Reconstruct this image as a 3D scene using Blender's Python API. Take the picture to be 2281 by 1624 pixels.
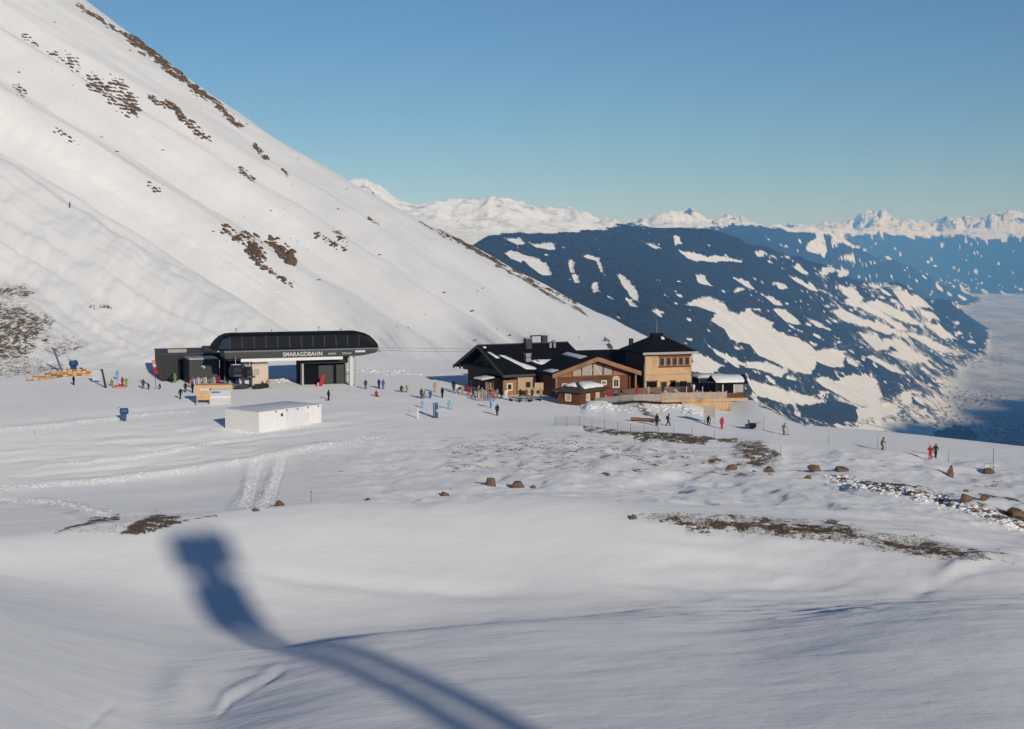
import bpy, bmesh, math, random
import numpy as np
from mathutils import Vector, Matrix

R = math.radians
scene = bpy.context.scene
for o in list(bpy.data.objects):
    bpy.data.objects.remove(o)

# ------------------------------------------------------------------ camera
FD = 3133.0            # focal length in units of a 2280 px wide picture
CX, CY, HOR = 1140.0, 812.0, 545.0
CAMZ = 25.0            # eye height above the plaza (seat of a lift)
PITCH = math.atan((CY - HOR) / FD)
cam_d = bpy.data.cameras.new('camera')
cam_d.sensor_width = 36.0
cam_d.lens = FD / 2280.0 * 36.0
cam_d.clip_start = 0.5
cam_d.clip_end = 120000.0
cam = bpy.data.objects.new('camera', cam_d)
cam.location = (0, 0, CAMZ)
cam.rotation_euler = (math.pi / 2 - PITCH, 0, 0)
scene.collection.objects.link(cam)
scene.camera = cam

# ------------------------------------------------------------------ light
SUN_EL, SUN_AZ = R(16.0), R(22.2)        # sun stands behind the camera, to its right
SUNV = Vector((math.sin(SUN_AZ) * math.cos(SUN_EL), -math.cos(SUN_AZ) * math.cos(SUN_EL), math.sin(SUN_EL)))
world = bpy.data.worlds.new('World')
scene.world = world
world.use_nodes = True
wn = world.node_tree
wn.nodes.clear()
sky = wn.nodes.new('ShaderNodeTexSky')
sky.sky_type = 'NISHITA'
sky.sun_disc = False
sky.sun_elevation = SUN_EL
sky.sun_rotation = math.pi - SUN_AZ
sky.altitude = 2000.0
sky.air_density = 1.15
sky.dust_density = 0.0
sky.ozone_density = 5.4
bg = wn.nodes.new('ShaderNodeBackground')
bg.inputs['Strength'].default_value = 0.068
wo = wn.nodes.new('ShaderNodeOutputWorld')
wn.links.new(sky.outputs[0], bg.inputs['Color'])
wn.links.new(bg.outputs[0], wo.inputs['Surface'])

sun_d = bpy.data.lights.new('sun', 'SUN')
sun_d.energy = 3.0
sun_d.angle = R(0.9)
sun_d.color = (1.0, 0.925, 0.81)
sun = bpy.data.objects.new('sun', sun_d)
sun.rotation_euler = SUNV.to_track_quat('Z', 'Y').to_euler()
scene.collection.objects.link(sun)

scene.view_settings.view_transform = 'Standard'
scene.view_settings.look = 'None'
scene.view_settings.exposure = 0.0
scene.view_settings.gamma = 1.0
scene.view_settings.use_curve_mapping = False
scene.render.engine = 'CYCLES'
scene.cycles.use_denoising = True
scene.cycles.max_bounces = 6
scene.cycles.diffuse_bounces = 3
scene.cycles.volume_bounces = 2

# ------------------------------------------------------------------ helpers: pixels to directions, noise
SP, CP = math.sin(PITCH), math.cos(PITCH)
def ray(X, Y):
    """direction through picture point (X, Y), scaled so that its forward (y) part is 1"""
    cx = (np.asarray(X, float) - CX) / FD
    cy = -(np.asarray(Y, float) - CY) / FD
    dy = CP + cy * SP
    dz = -SP + cy * CP
    return cx / dy, dz / dy
def at(X, Y, D):
    a, b = ray(X, Y)
    return a * D, D, CAMZ + b * D
def project(x, y, z):
    zz = z - CAMZ
    depth = y * CP - zz * SP
    cy = (y * SP + zz * CP) / depth
    return CX + FD * x / depth, CY - FD * cy

def _hash(ix, iy, seed):
    h = (ix.astype(np.int64) * 374761393 + iy.astype(np.int64) * 668265263 + seed * 1442695041) & 0xFFFFFFFF
    h = ((h ^ (h >> 13)) * 1274126177) & 0xFFFFFFFF
    h = (h ^ (h >> 16)) & 0xFFFFFFFF
    return h / 4294967295.0
def vnoise(x, y, seed=0):
    x = np.asarray(x, float); y = np.asarray(y, float)
    ix = np.floor(x); iy = np.floor(y)
    fx = x - ix; fy = y - iy
    fx = fx * fx * fx * (fx * (fx * 6 - 15) + 10); fy = fy * fy * fy * (fy * (fy * 6 - 15) + 10)
    ix = ix.astype(np.int64); iy = iy.astype(np.int64)
    a = _hash(ix, iy, seed); b = _hash(ix + 1, iy, seed)
    c = _hash(ix, iy + 1, seed); d = _hash(ix + 1, iy + 1, seed)
    return (a + (b - a) * fx) * (1 - fy) + (c + (d - c) * fx) * fy
def fbm(x, y, seed=0, octv=4, gain=0.5):
    s = 0; amp = 1; tot = 0
    c, sn = math.cos(0.6), math.sin(0.6)
    for i in range(octv):
        s = s + amp * (vnoise(x, y, seed + i * 17) - 0.5) * 2
        tot += amp; amp *= gain
        x, y = (x * c - y * sn) * 2.03 + 7.1, (x * sn + y * c) * 2.03 - 3.7
    return s / tot
def sstep(a, b, v):
    t = np.clip((v - a) / (b - a), 0, 1)
    return t * t * (3 - 2 * t)
def in_poly(X, Y, poly):
    inside = np.zeros(np.shape(X), bool)
    n = len(poly)
    for i in range(n):
        x1, y1 = poly[i]; x2, y2 = poly[(i + 1) % n]
        if y1 == y2: continue
        c = ((y1 > Y) != (y2 > Y)) & (X < (x2 - x1) * (Y - y1) / (y2 - y1) + x1)
        inside ^= c
    return inside
def dist_poly(X, Y, pts, closed=False):
    """distance to a polyline"""
    best = np.full(np.shape(X), 1e9)
    n = len(pts)
    for i in range(n if closed else n - 1):
        x1, y1 = pts[i]; x2, y2 = pts[(i + 1) % n]
        dx, dy = x2 - x1, y2 - y1
        t = np.clip(((X - x1) * dx + (Y - y1) * dy) / (dx * dx + dy * dy + 1e-9), 0, 1)
        best = np.minimum(best, np.hypot(X - x1 - t * dx, Y - y1 - t * dy))
    return best

# polar height field through control curves: every curve is a list of (X, Y, D) or (X, None, D, z)
def polar_field(curves, az_grid, r_grid, k):
    nA = len(az_grid)
    Rr, Zz = [], []
    for cv in curves:
        az, rr, zz = [], [], []
        for c in cv:
            if c[1] is None:
                a, _ = ray(c[0], HOR); x, y, z = a * c[2], c[2], c[3]
            else:
                x, y, z = at(c[0], c[1], c[2])
            az.append(math.atan2(x, y)); rr.append(math.hypot(x, y)); zz.append(z)
        o = np.argsort(az)
        az = np.array(az)[o]; rr = np.array(rr)[o]; zz = np.array(zz)[o]
        Rr.append(np.interp(az_grid, az, rr)); Zz.append(np.interp(az_grid, az, zz))
    Rr = np.array(Rr); Zz = np.array(Zz)               # curves x az
    def sm(a):
        out = []
        for ci, r in enumerate(a):
            kk = k[min(ci, len(k) - 1)]; w = np.hanning(kk + 2)[1:-1]; w /= w.sum()
            out.append(np.convolve(np.pad(r, kk // 2, mode='edge'), w, mode='valid'))
        return np.array(out)
    Rr = sm(Rr); Zz = sm(Zz)
    for i in range(1, len(Rr)):
        Rr[i] = np.maximum(Rr[i], Rr[i - 1] * 1.002 + 0.3)
    h = np.diff(Rr, axis=0); dl = np.diff(Zz, axis=0) / h
    m = np.zeros_like(Zz)
    m[0] = dl[0]; m[-1] = dl[-1]
    w1 = 2 * h[1:] + h[:-1]; w2 = h[1:] + 2 * h[:-1]
    with np.errstate(divide='ignore', invalid='ignore'):
        hm = (w1 + w2) / (w1 / dl[:-1] + w2 / dl[1:])
    m[1:-1] = np.where(dl[:-1] * dl[1:] > 0, hm, 0)
    m = np.nan_to_num(m)
    Z = np.zeros((nA, len(r_grid)))
    for j in range(nA):
        k = np.clip(np.searchsorted(Rr[:, j], r_grid) - 1, 0, len(Rr) - 2)
        hh = h[k, j]; t = np.clip((r_grid - Rr[k, j]) / hh, 0, 1)
        t2, t3 = t * t, t * t * t
        Z[j] = ((2 * t3 - 3 * t2 + 1) * Zz[k, j] + (t3 - 2 * t2 + t) * hh * m[k, j]
                + (-2 * t3 + 3 * t2) * Zz[k + 1, j] + (t3 - t2) * hh * m[k + 1, j])
    return Z

def tag(o, label=None, cat=None, group=None, kind=None):
    if label: o['label'] = label
    if cat: o['category'] = cat
    if group: o['group'] = group
    if kind: o['kind'] = kind
    return o
def link(o, parent=None):
    scene.collection.objects.link(o)
    if parent is not None: o.parent = parent
    return o
def grid_mesh(name, P, mat, attrs=None):
    """P: nA x nR x 3 vertex grid"""
    nA, nR = P.shape[:2]
    me = bpy.data.meshes.new(name)
    me.vertices.add(nA * nR)
    me.vertices.foreach_set('co', P.reshape(-1).astype(np.float32))
    i = np.arange(nA * nR).reshape(nA, nR)
    q = np.stack([i[:-1, :-1], i[1:, :-1], i[1:, 1:], i[:-1, 1:]], -1).reshape(-1, 4)[:, ::-1]
    nf = len(q)
    me.loops.add(nf * 4); me.polygons.add(nf)
    me.loops.foreach_set('vertex_index', q.reshape(-1).astype(np.int32))
    me.polygons.foreach_set('loop_start', np.arange(0, nf * 4, 4, dtype=np.int32))
    me.polygons.foreach_set('use_smooth', np.ones(nf, bool))
    me.update(calc_edges=True)
    for k, a in (attrs or {}).items():
        at_ = me.attributes.new(k, 'FLOAT', 'POINT')
        at_.data.foreach_set('value', np.clip(a, 0, 1).reshape(-1).astype(np.float32))
    me.materials.append(mat)
    o = bpy.data.objects.new(name, me)
    return link(o)
# ------------------------------------------------------------------ materials
class NT:
    def __init__(s, name):
        s.m = bpy.data.materials.new(name); s.m.use_nodes = True
        s.t = s.m.node_tree; s.t.nodes.clear()
        s.out = s.t.nodes.new('ShaderNodeOutputMaterial')
        s.p = s.t.nodes.new('ShaderNodeBsdfPrincipled')
        s.t.links.new(s.p.outputs[0], s.out.inputs[0])
        s.geo = None
    def n(s, kind, **kw):
        nd = s.t.nodes.new(kind)
        for k, v in kw.items(): setattr(nd, k, v)
        return nd
    def set(s, nd, **kw):
        for k, v in kw.items():
            sock = nd.inputs[k.replace('_', ' ')]
            if isinstance(v, bpy.types.NodeSocket): s.t.links.new(v, sock)
            else: sock.default_value = v
        return nd
    def pos(s, kind='Object'):
        if s.geo is None: s.geo = s.n('ShaderNodeTexCoord')
        return s.geo.outputs[kind]
    def mapping(s, scale, rot=(0, 0, 0), kind='Object'):
        mp = s.n('ShaderNodeMapping'); s.t.links.new(s.pos(kind), mp.inputs[0])
        mp.inputs['Scale'].default_value = scale; mp.inputs['Rotation'].default_value = rot
        return mp.outputs[0]
    def noise(s, scale, detail=4, rough=0.55, vec=None):
        nd = s.n('ShaderNodeTexNoise'); s.t.links.new(vec or s.pos(), nd.inputs['Vector'])
        nd.inputs['Scale'].default_value = scale; nd.inputs['Detail'].default_value = detail
        nd.inputs['Roughness'].default_value = rough
        return nd.outputs[0]
    def math(s, op, a, b=None, c=None):
        nd = s.n('ShaderNodeMath', operation=op)
        for i, v in enumerate((a, b, c)):
            if v is None: continue
            if isinstance(v, bpy.types.NodeSocket): s.t.links.new(v, nd.inputs[i])
            else: nd.inputs[i].default_value = v
        return nd.outputs[0]
    def maprange(s, v, a, b, c=0.0, d=1.0, smooth=True):
        nd = s.n('ShaderNodeMapRange'); nd.interpolation_type = 'SMOOTHSTEP' if smooth else 'LINEAR'
        s.t.links.new(v, nd.inputs[0])
        for i, x in zip((1, 2, 3, 4), (a, b, c, d)): nd.inputs[i].default_value = x
        return nd.outputs[0]
    def mix(s, f, a, b):
        nd = s.n('ShaderNodeMix', data_type='RGBA')
        for i, v in ((0, f), (6, a), (7, b)):
            if isinstance(v, bpy.types.NodeSocket): s.t.links.new(v, nd.inputs[i])
            else: nd.inputs[i].default_value = (*v, 1) if isinstance(v, tuple) else v
        return nd.outputs[2]
    def attr(s, name):
        nd = s.n('ShaderNodeAttribute'); nd.attribute_name = name
        return nd.outputs['Fac']
    def bump(s, h, dist, strength=1.0, normal=None):
        nd = s.n('ShaderNodeBump'); s.t.links.new(h, nd.inputs['Height'])
        nd.inputs['Distance'].default_value = dist; nd.inputs['Strength'].default_value = strength
        if normal is not None: s.t.links.new(normal, nd.inputs['Normal'])
        return nd.outputs[0]
    def fin(s, color=None, rough=None, spec=None, normal=None, metal=None, diff=None):
        for key, v in (('Base Color', color), ('Roughness', rough), ('Specular IOR Level', spec), ('Normal', normal), ('Metallic', metal), ('Diffuse Roughness', diff)):
            if v is None: continue
            if isinstance(v, bpy.types.NodeSocket): s.t.links.new(v, s.p.inputs[key])
            elif isinstance(v, tuple): s.p.inputs[key].default_value = (*v, 1)
            else: s.p.inputs[key].default_value = v
        return s.m

def snow_ground_mat():
    s = NT('snow_ground')
    veg = s.attr('veg'); rough = s.attr('rough')
    n1 = s.noise(0.8, 6, 0.68); n2 = s.noise(4.0, 5, 0.7)
    nn = s.math('ADD', s.math('MULTIPLY', n1, 0.6), s.math('MULTIPLY', n2, 0.4))
    thr = s.math('SUBTRACT', 0.66, s.math('MULTIPLY', veg, 0.22))
    mask = s.maprange(s.math('SUBTRACT', nn, thr), -0.015, 0.02)
    mask = s.math('MULTIPLY', mask, s.maprange(veg, 0.02, 0.10))
    soil = s.mix(s.noise(0.9, 5), (0.075, 0.052, 0.036), (0.17, 0.125, 0.085))
    soil = s.mix(s.maprange(s.noise(7.0, 3), 0.35, 0.7), soil, (0.10, 0.085, 0.05))
    var = s.noise(0.06, 4, 0.5)
    snow = s.mix(var, (0.70, 0.715, 0.74), (0.83, 0.832, 0.84))
    snow = s.mix(s.math('MULTIPLY', rough, 0.9), snow, (0.93, 0.925, 0.92))
    snow = s.mix(s.math('MULTIPLY', s.math('MULTIPLY', veg, s.maprange(n1, 0.35, 0.6)), 0.75), snow, (0.50, 0.47, 0.44))
    col = s.mix(mask, snow, soil)
    # wind crust, ripples and broken snow
    b1 = s.bump(s.noise(0.22, 5, 0.55, s.mapping((0.7, 1.2, 1.0), (0, 0, 0.4))), 0.35, 0.35)
    b2 = s.bump(s.noise(1.3, 5, 0.65, s.mapping((0.6, 1.2, 1.0), (0, 0, 0.2))), 0.09, 0.45, b1)
    nd = s.n('ShaderNodeBump'); nd.inputs['Distance'].default_value = 0.22
    s.t.links.new(s.noise(4.5, 4, 0.7), nd.inputs['Height'])
    s.t.links.new(s.math('ADD', s.math('MULTIPLY', rough, 0.75), s.math('MULTIPLY', mask, 0.6)), nd.inputs['Strength'])
    s.t.links.new(b2, nd.inputs['Normal'])
    return s.fin(col, 0.75, 0.15, nd.outputs[0], diff=0.4)
def far_mat():
    s = NT('valley_snow_and_forest')
    f = s.attr('forest'); tw = s.attr('town')
    n = s.math('ADD', s.math('ADD', s.math('MULTIPLY', s.noise(0.005, 4, 0.6, s.mapping((1.0, 0.6, 1.0), (0, 0, 0.5))), 0.36), s.math('MULTIPLY', s.noise(0.022, 4, 0.65), 0.34)), s.math('MULTIPLY', s.noise(0.075, 3, 0.65), 0.30))
    mask = s.maprange(s.math('ADD', f, s.math('MULTIPLY', s.math('SUBTRACT', n, 0.5), 2.6)), 0.38, 0.50)
    forest = s.mix(s.maprange(s.noise(0.05, 5, 0.7), 0.35, 0.7), (0.006, 0.012, 0.013), (0.060, 0.066, 0.062))
    snow = s.mix(s.noise(0.003, 5, 0.6), (0.66, 0.68, 0.71), (0.82, 0.83, 0.85))
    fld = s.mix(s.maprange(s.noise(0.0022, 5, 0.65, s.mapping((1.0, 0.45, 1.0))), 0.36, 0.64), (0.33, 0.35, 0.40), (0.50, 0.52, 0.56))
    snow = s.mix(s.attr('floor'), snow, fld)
    rock = s.maprange(s.noise(0.004, 8, 0.75, s.mapping((1.0, 1.0, 2.5))), 0.54, 0.62)
    rk = s.math('MULTIPLY', rock, s.attr('rock'))
    snow = s.mix(s.math('MULTIPLY', rk, 0.85), snow, (0.13, 0.125, 0.13))
    vor = s.n('ShaderNodeTexVoronoi'); s.t.links.new(s.pos(), vor.inputs['Vector']); vor.inputs['Scale'].default_value = 0.012
    spk = s.maprange(vor.outputs['Distance'], 0.10, 0.42)
    tmask = s.math('MULTIPLY', s.math('SUBTRACT', 1.0, spk), tw)
    col = s.mix(mask, snow, forest)
    col = s.mix(tmask, col, (0.10, 0.09, 0.085))
    b = s.bump(s.noise(0.06, 4, 0.7), 10.0, 0.8)
    b = s.bump(s.noise(0.0035, 7, 0.68), 90.0, 0.55, b)
    return s.fin(col, 0.85, 0.1, b, diff=1.0)

def plain(name, col, rough=0.6, spec=0.3, var=0.12, scale=3.0, bump=0.0, metal=0.0, dirt=None):
    s = NT(name)
    n = s.noise(scale, 4)
    a = tuple(c * (1 - var) for c in col); b = tuple(min(1, c * (1 + var)) for c in col)
    c = s.mix(n, a, b)
    if dirt: c = s.mix(s.maprange(s.noise(scale * 0.35, 6, 0.7), 0.5, 0.75), c, dirt)
    nm = s.bump(s.noise(scale * 4, 3), bump) if bump else None
    return s.fin(c, rough, spec, nm, metal)
def wood(name, a, b, scale=1.0, rough=0.7, axis='z'):
    s = NT(name)
    sc = {'z': (6, 6, 0.5), 'x': (0.5, 6, 6)}[axis]
    g = s.noise(1.6 * scale, 5, 0.65, s.mapping(sc))
    c = s.mix(g, a, b)
    c = s.mix(s.maprange(s.noise(0.5 * scale, 5, 0.6), 0.45, 0.8), c, tuple(x * 0.6 for x in a))
    return s.fin(c, rough, 0.25, s.bump(g, 0.02, 0.6))
def glass(name, col, rough=0.08, spec=0.6):
    s = NT(name)
    c = s.mix(s.noise(1.3, 3), tuple(x * 0.6 for x in col), col)
    return s.fin(c, rough, spec)
M = {}
M['snow_ground'] = snow_ground_mat()
M['far'] = far_mat()
M['snow'] = plain('snow_pile', (0.84, 0.845, 0.86), 0.8, 0.1, 0.05, 1.5, 0.08)
M['rock'] = plain('brown_rock', (0.155, 0.105, 0.072), 0.9, 0.2, 0.45, 1.2, 0.08)
M['boulder'] = plain('tan_boulder', (0.20, 0.125, 0.078), 0.9, 0.2, 0.5, 2.2, 0.10, dirt=(0.10, 0.085, 0.075))
# ------------------------------------------------------------------ near ground (one sheet, polar grid round the lift)
XS = lambda *p: list(p)
sky_line = [(-300, -290, 735), (0, -108, 680), (170, -2, 640), (300, 90, 610), (440, 195, 575), (550, 272, 550), (640, 335, 525),
            (760, 402, 495), (850, 449, 478), (950, 501, 455), (1100, 572, 430), (1300, 683, 395), (1450, 757, 370), (1520, 800, 362)]
def z_at(X, Y, D): return at(X, Y, D)[2]
curves = [
    [(X, None, 2.0, 13.0) for X in (-800, 3100)],
    [(X, None, 20.0, 11.0) for X in (-800, 3100)],
    [(-300, None, 47, 10.2), (0, None, 47.0, 8.9), (200, None, 47.5, 7.6), (330, None, 48, 6.9), (480, None, 48, 7.6), (700, None, 48, 8.4), (1140, None, 48.0, 8.9), (1700, None, 48, 9.2), (2280, None, 48, 9.6)],
    [(-300, None, 66, 8.4), (0, None, 66.0, 7.0), (250, None, 65, 5.7), (420, None, 64, 5.1), (560, None, 65, 5.4), (800, None, 66, 6.1), (1140, None, 66, 6.6), (1700, None, 66, 6.9), (2280, None, 66, 7.8)],
    [(-300, 1250, 92), (0, 1285, 91), (250, 1320, 88.5), (420, 1352, 87), (620, 1392, 84.5), (820, 1374, 86), (1100, 1348, 88), (1600, 1315, 88), (2280, 1330, 82)],
    [(0, 1200, 97), (130, 1186, 99), (300, 1161, 101), (500, 1140, 103.5), (700, 1121, 105), (980, 1104, 107), (1100, 1099, 106.5), (1200, 1103, 105), (1300, 1115, 103), (1400, 1134, 101), (1500, 1147, 99), (1800, 1172, 97), (2050, 1205, 94), (2200, 1240, 90), (2280, 1262, 88)],
    [(0, None, 100, 4.2), (500, None, 106.5, 4.8), (980, None, 110.5, 5.3), (1200, None, 112, 5.3), (1450, 1112, 111), (1800, 1125, 109), (2050, 1150, 106), (2200, 1185, 102), (2280, 1205, 99)],
    [(0, 1183, 104), (300, 1156, 108), (500, 1136, 111), (700, 1117, 114), (1000, 1100, 117), (1300, 1083, 128), (1500, 1066, 142), (1700, 1056, 138), (1850, 1060, 134), (2000, 1078, 128), (2280, 1150, 115)],
    [(0, 1096, 155), (400, 1070, 160), (700, 1016, 167), (1000, 1000, 168), (1300, 992, 168), (1600, 1034, 150), (1700, 1043, 147), (1850, 1040, 147), (2000, 1042, 148), (2280, 1090, 136)],
    [(0, 1074, 161), (400, 1045, 166), (700, 992, 174), (1000, 966, 182), (1240, 950, 187), (1500, 966, 182), (1640, 984, 177), (1740, 1002, 169), (1850, 1010, 166), (2000, 1012, 166), (2280, 1040, 160)],
    [(-300, None, 200, 0.0), (0, None, 200, 0.0), (1240, None, 203, 0.0), (1560, None, 203, 0.1), (1640, None, 203, -0.5), (1700, 935, 201), (1800, 950, 198), (1950, 959, 197), (2100, 976, 191), (2280, 996, 184)],
    [(0, None, 235, 0.0), (1500, None, 235, 0.0), (1560, None, 235, -0.2), (1620, None, 232, -1.4), (1680, 893, 225), (1730, 918, 219), (1800, None, 214, -3.0), (1950, None, 213, -4.5), (2280, None, 206, -6.0)],
    [(0, 846, 262), (300, None, 264, 0.0), (1450, None, 265, 0.0), (1520, None, 265, -1.5), (1640, None, 265, -9.0), (1800, None, 265, -17.0), (2280, None, 265, -22.0)],
    [(0, 640, 335), (200, 700, 322), (500, 770, 300), (700, 792, 291), (850, 806, 288), (1000, 818, 286), (1200, None, 288, 0.0), (1450, None, 288, -3.0), (1560, None, 288, -12), (1650, None, 288, -22.0), (1800, None, 290, -34.0), (2280, None, 290, -38)],
    [(0, 350, 410), (155, 462, 385), (300, 545, 360), (500, 652, 335), (700, 742, 312), (800, 786, 302), (1000, 805, 303), (1200, 810, 308), (1450, None, 308, -5.0), (1560, None, 308, -18), (1650, None, 308, -30.0), (1800, None, 312, -46), (2280, None, 312, -52)],
    [(0, 366, 432), (155, 476, 404), (300, 557, 378), (500, 661, 351), (700, 749, 327), (850, 775, 324), (1000, 786, 324), (1200, 790, 326), (1450, None, 326, -5.0), (1560, None, 326, -24), (1650, None, 326, -38), (1800, None, 330, -56), (2280, None, 330, -60)],
    [(0, 275, 455), (155, 388, 428), (300, 468, 412), (500, 588, 386), (700, 686, 366), (850, 720, 356), (1000, 748, 350), (1200, 765, 346), (1350, 772, 345), (1450, 778, 345), (1500, None, 345, -8), (1560, None, 345, -30), (1650, None, 345, -48), (1800, None, 345, -68), (2280, None, 345, -72)],
    sky_line + [(1580, None, 365, -36), (1650, None, 365, -58), (1800, None, 365, -80), (2280, None, 365, -84)],
    [(X, None, D + 70, z_at(X, Y, D) - 26) for X, Y, D in sky_line] + [(1650, None, 440, -90), (2280, None, 440, -125)],
    [(X, None, 1000 + 0.2 * D, z_at(X, Y, D) * 0.4 - 190) for X, Y, D in sky_line] + [(1650, None, 1000, -330), (2280, None, 1000, -350)],
    [(X, None, 1900, -640) for X in (-300, 2280)],
]
az_in = np.arange(R(-21.5), R(21.5), R(0.05))
az_g = np.concatenate([np.linspace(R(-130), R(-21.6), 90), az_in, np.linspace(R(21.6), R(130), 90)])
rg = [1.0]
while rg[-1] < 1900:
    r = rg[-1]
    if r < 44: d = 1.6
    elif r < 300: d = 0.26 + (r - 44) * 0.0027
    elif r < 480: d = 1.3
    elif r < 700: d = 2.2
    else: d = 2.2 + (r - 700) * 0.06
    rg.append(r + d)
rg = np.array(rg)
Zb = polar_field(curves, az_g, rg, [1, 121, 121, 121, 101, 81, 61, 41, 25])
AZ, RR = np.meshgrid(az_g, rg, indexing='ij')
GX, GY = RR * np.sin(AZ), RR * np.cos(AZ)
PX, PY = project(GX, np.maximum(GY, 1.0), Zb)

# relief with a shape of its own
vis = sstep(20, 60, RR)
Z = Zb + vis * (fbm(GX / 34, GY / 34, 3, 3) * 0.55 * sstep(190, 140, RR) + fbm(GX / 9, GY / 5, 11, 3) * 0.10 + fbm(GX / 3.0, GY / 1.6, 21, 3) * 0.035)
plaza = sstep(185, 200, RR) * sstep(275, 262, RR)
Z = Zb + (Z - Zb) * (1 - 0.65 * plaza)
face = sstep(280, 330, RR) * sstep(1600, 1400, PX)
# ribs and gullies that run down the flank
q = PY - 0.62 * PX
qq = q + 14 * fbm(PX / 160, PY / 160, 31, 2)
rib = (4.2 * np.exp(-((qq - 226) / 30) ** 2) - 3.6 * np.exp(-((qq - 303) / 22) ** 2) + 3.0 * np.exp(-((qq - 84) / 22) ** 2) - 1.9 * np.exp(-((qq - 152) / 22) ** 2)
       + 1.8 * np.exp(-((qq - 10) / 26) ** 2) - 1.2 * np.exp(-((qq - 46) / 16) ** 2) + 1.2 * np.exp(-((qq + 60) / 18) ** 2))
rib *= 1.15 * (0.55 + 0.45 * sstep(1500, 900, PX))
Z += face * rib * sstep(352, 325, q) * sstep(278, 345, RR)
Z += face * (fbm(q / 26, PX / 420, 41, 3) * 1.3 + fbm(q / 6, PX / 130, 43, 3) * 0.42) * sstep(1600, 900, RR)
spur = sstep(275, 300, RR) * sstep(330, 360, q)
Z += spur * (fbm(GX / 14, GY / 22, 51, 4) * 1.5 - np.abs(fbm(GX / 6, GY / 11, 55, 3)) * 0.55 + fbm(GX / 3, GY / 5, 53, 3) * 0.28)
# tracks, berms and drifts drawn along lines in the picture
def line_feature(pts, w, h, seed=0, asym=False):
    global Z
    d = dist_poly(PX, PY + 3 * fbm(PX / 60, PY / 40, 61 + seed, 1), pts)
    (x0, y0), (x1, y1) = pts[0], pts[-1]
    span = math.hypot(x1 - x0, y1 - y0)
    along = ((PX - x0) * (x1 - x0) + (PY - y0) * (y1 - y0)) / span ** 2
    fade = sstep(-0.02, 0.3, along) * sstep(1.02, 0.7, along) * (0.8 + 0.35 * fbm(PX / 150, PY / 90, 63 + seed, 1))
    Z += h * np.exp(-(d / w) ** 2) * fade * (RR > 44) * (RR < 300)
line_feature([(-50, 948), (120, 935), (300, 915), (430, 903), (560, 900)], 5, -0.35)
line_feature([(-50, 960), (120, 947), (300, 926), (430, 914)], 5, 0.30, 1)
line_feature([(150, 1024), (300, 1009), (430, 986), (500, 972), (560, 968), (640, 966)], 4, -0.4, 2)
line_feature([(150, 1034), (300, 1019), (430, 996), (500, 982)], 5, 0.3, 3)
line_feature([(-50, 1090), (200, 1075), (400, 1050), (560, 1024), (700, 995), (850, 970)], 7, 0.45, 4)
for k, (o1, o2) in enumerate(((0, 0.25), (18, 0.12), (-16, 0.12))):
    line_feature([(-50, 1000 + o1), (300, 985 + o1), (700, 950 + o1), (1000, 918 + o1)], 5, -o2, 5 + k)
rt = random.Random(5)
for k in range(16):
    o1 = rt.uniform(-30, 70); x0 = rt.uniform(-100, 300); x1 = x0 + rt.uniform(350, 900)
    yy = lambda x: 1000 + o1 - 0.085 * x - 0.00002 * x * x
    line_feature([(x0, yy(x0)), ((x0 + x1) / 2, yy((x0 + x1) / 2)), (x1, yy(x1))], rt.uniform(2.5, 5), rt.choice((-1, 1)) * rt.uniform(0.10, 0.22), 30 + k)
for k in range(10):
    x0 = rt.uniform(600, 1200); y0 = rt.uniform(880, 930); x1 = x0 + rt.uniform(-500, -150); y1 = y0 + rt.uniform(-25, 18)
    line_feature([(x0, y0), ((x0 + x1) / 2, (y0 + y1) / 2 + rt.uniform(-8, 8)), (x1, y1)], rt.uniform(2, 4), rt.choice((-1, 1)) * rt.uniform(0.06, 0.14), 50 + k)
line_feature([(560, 1012), (548, 1060), (540, 1130)], 9, 0.28, 9)     # the snow cat's pair of tracks
line_feature([(620, 1012), (606, 1060), (580, 1130)], 9, 0.28, 10)
line_feature([(590, 1012), (577, 1060), (560, 1130)], 4, -0.14, 11)
line_feature([(640, 1010), (628, 1060), (604, 1130)], 3, -0.14, 12)
line_feature([(-20, 1115), (90, 1122), (200, 1146), (260, 1165)], 10, 0.5, 13)
line_feature([(520, 1255), (700, 1285), (900, 1310), (1100, 1322), (1250, 1322)], 16, -0.30, 14)   # drift lines in the hollow
line_feature([(560, 1405), (760, 1378), (950, 1362), (1350, 1345)], 24, 0.26, 15)

line_feature([(460, 1590), (500, 1545), (570, 1510), (640, 1465)], 9, 0.10, 17)
line_feature([(475, 1600), (515, 1555), (585, 1520), (650, 1478)], 6, -0.10, 18)
line_feature([(180, 1624), (225, 1580), (260, 1555)], 9, -0.10, 19)
line_feature([(330, 1600), (420, 1500), (560, 1430), (640, 1400)], 60, 0.35, 20)
line_feature([(2060, 1300), (2130, 1262), (2220, 1238), (2330, 1215)], 14, 0.3, 21)
line_feature([(1990, 1335), (2060, 1312), (2150, 1276), (2240, 1252)], 14, -0.2, 22)
line_feature([(1235, 940), (1300, 948), (1400, 966), (1500, 974), (1640, 984)], 6, 0.8, 23)        # embankment edge
line_feature([(1240, 953), (1330, 960), (1420, 978), (1500, 988), (1640, 1000)], 8, -0.6, 24)
line_feature([(1620, 1002), (1690, 1008), (1760, 1024)], 22, 0.55, 25)
line_feature([(1300, 1045), (1420, 1015), (1480, 1000)], 12, 0.45, 26)
line_feature([(1280, 1028), (1340, 1008), (1400, 995)], 8, -0.45, 27)
line_feature([(1380, 900), (1450, 893), (1520, 898), (1570, 918)], 16, 1.5, 28)                     # heaps by the terrace
line_feature([(1290, 912), (1340, 903), (1370, 912)], 12, 1.1, 29)
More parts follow.
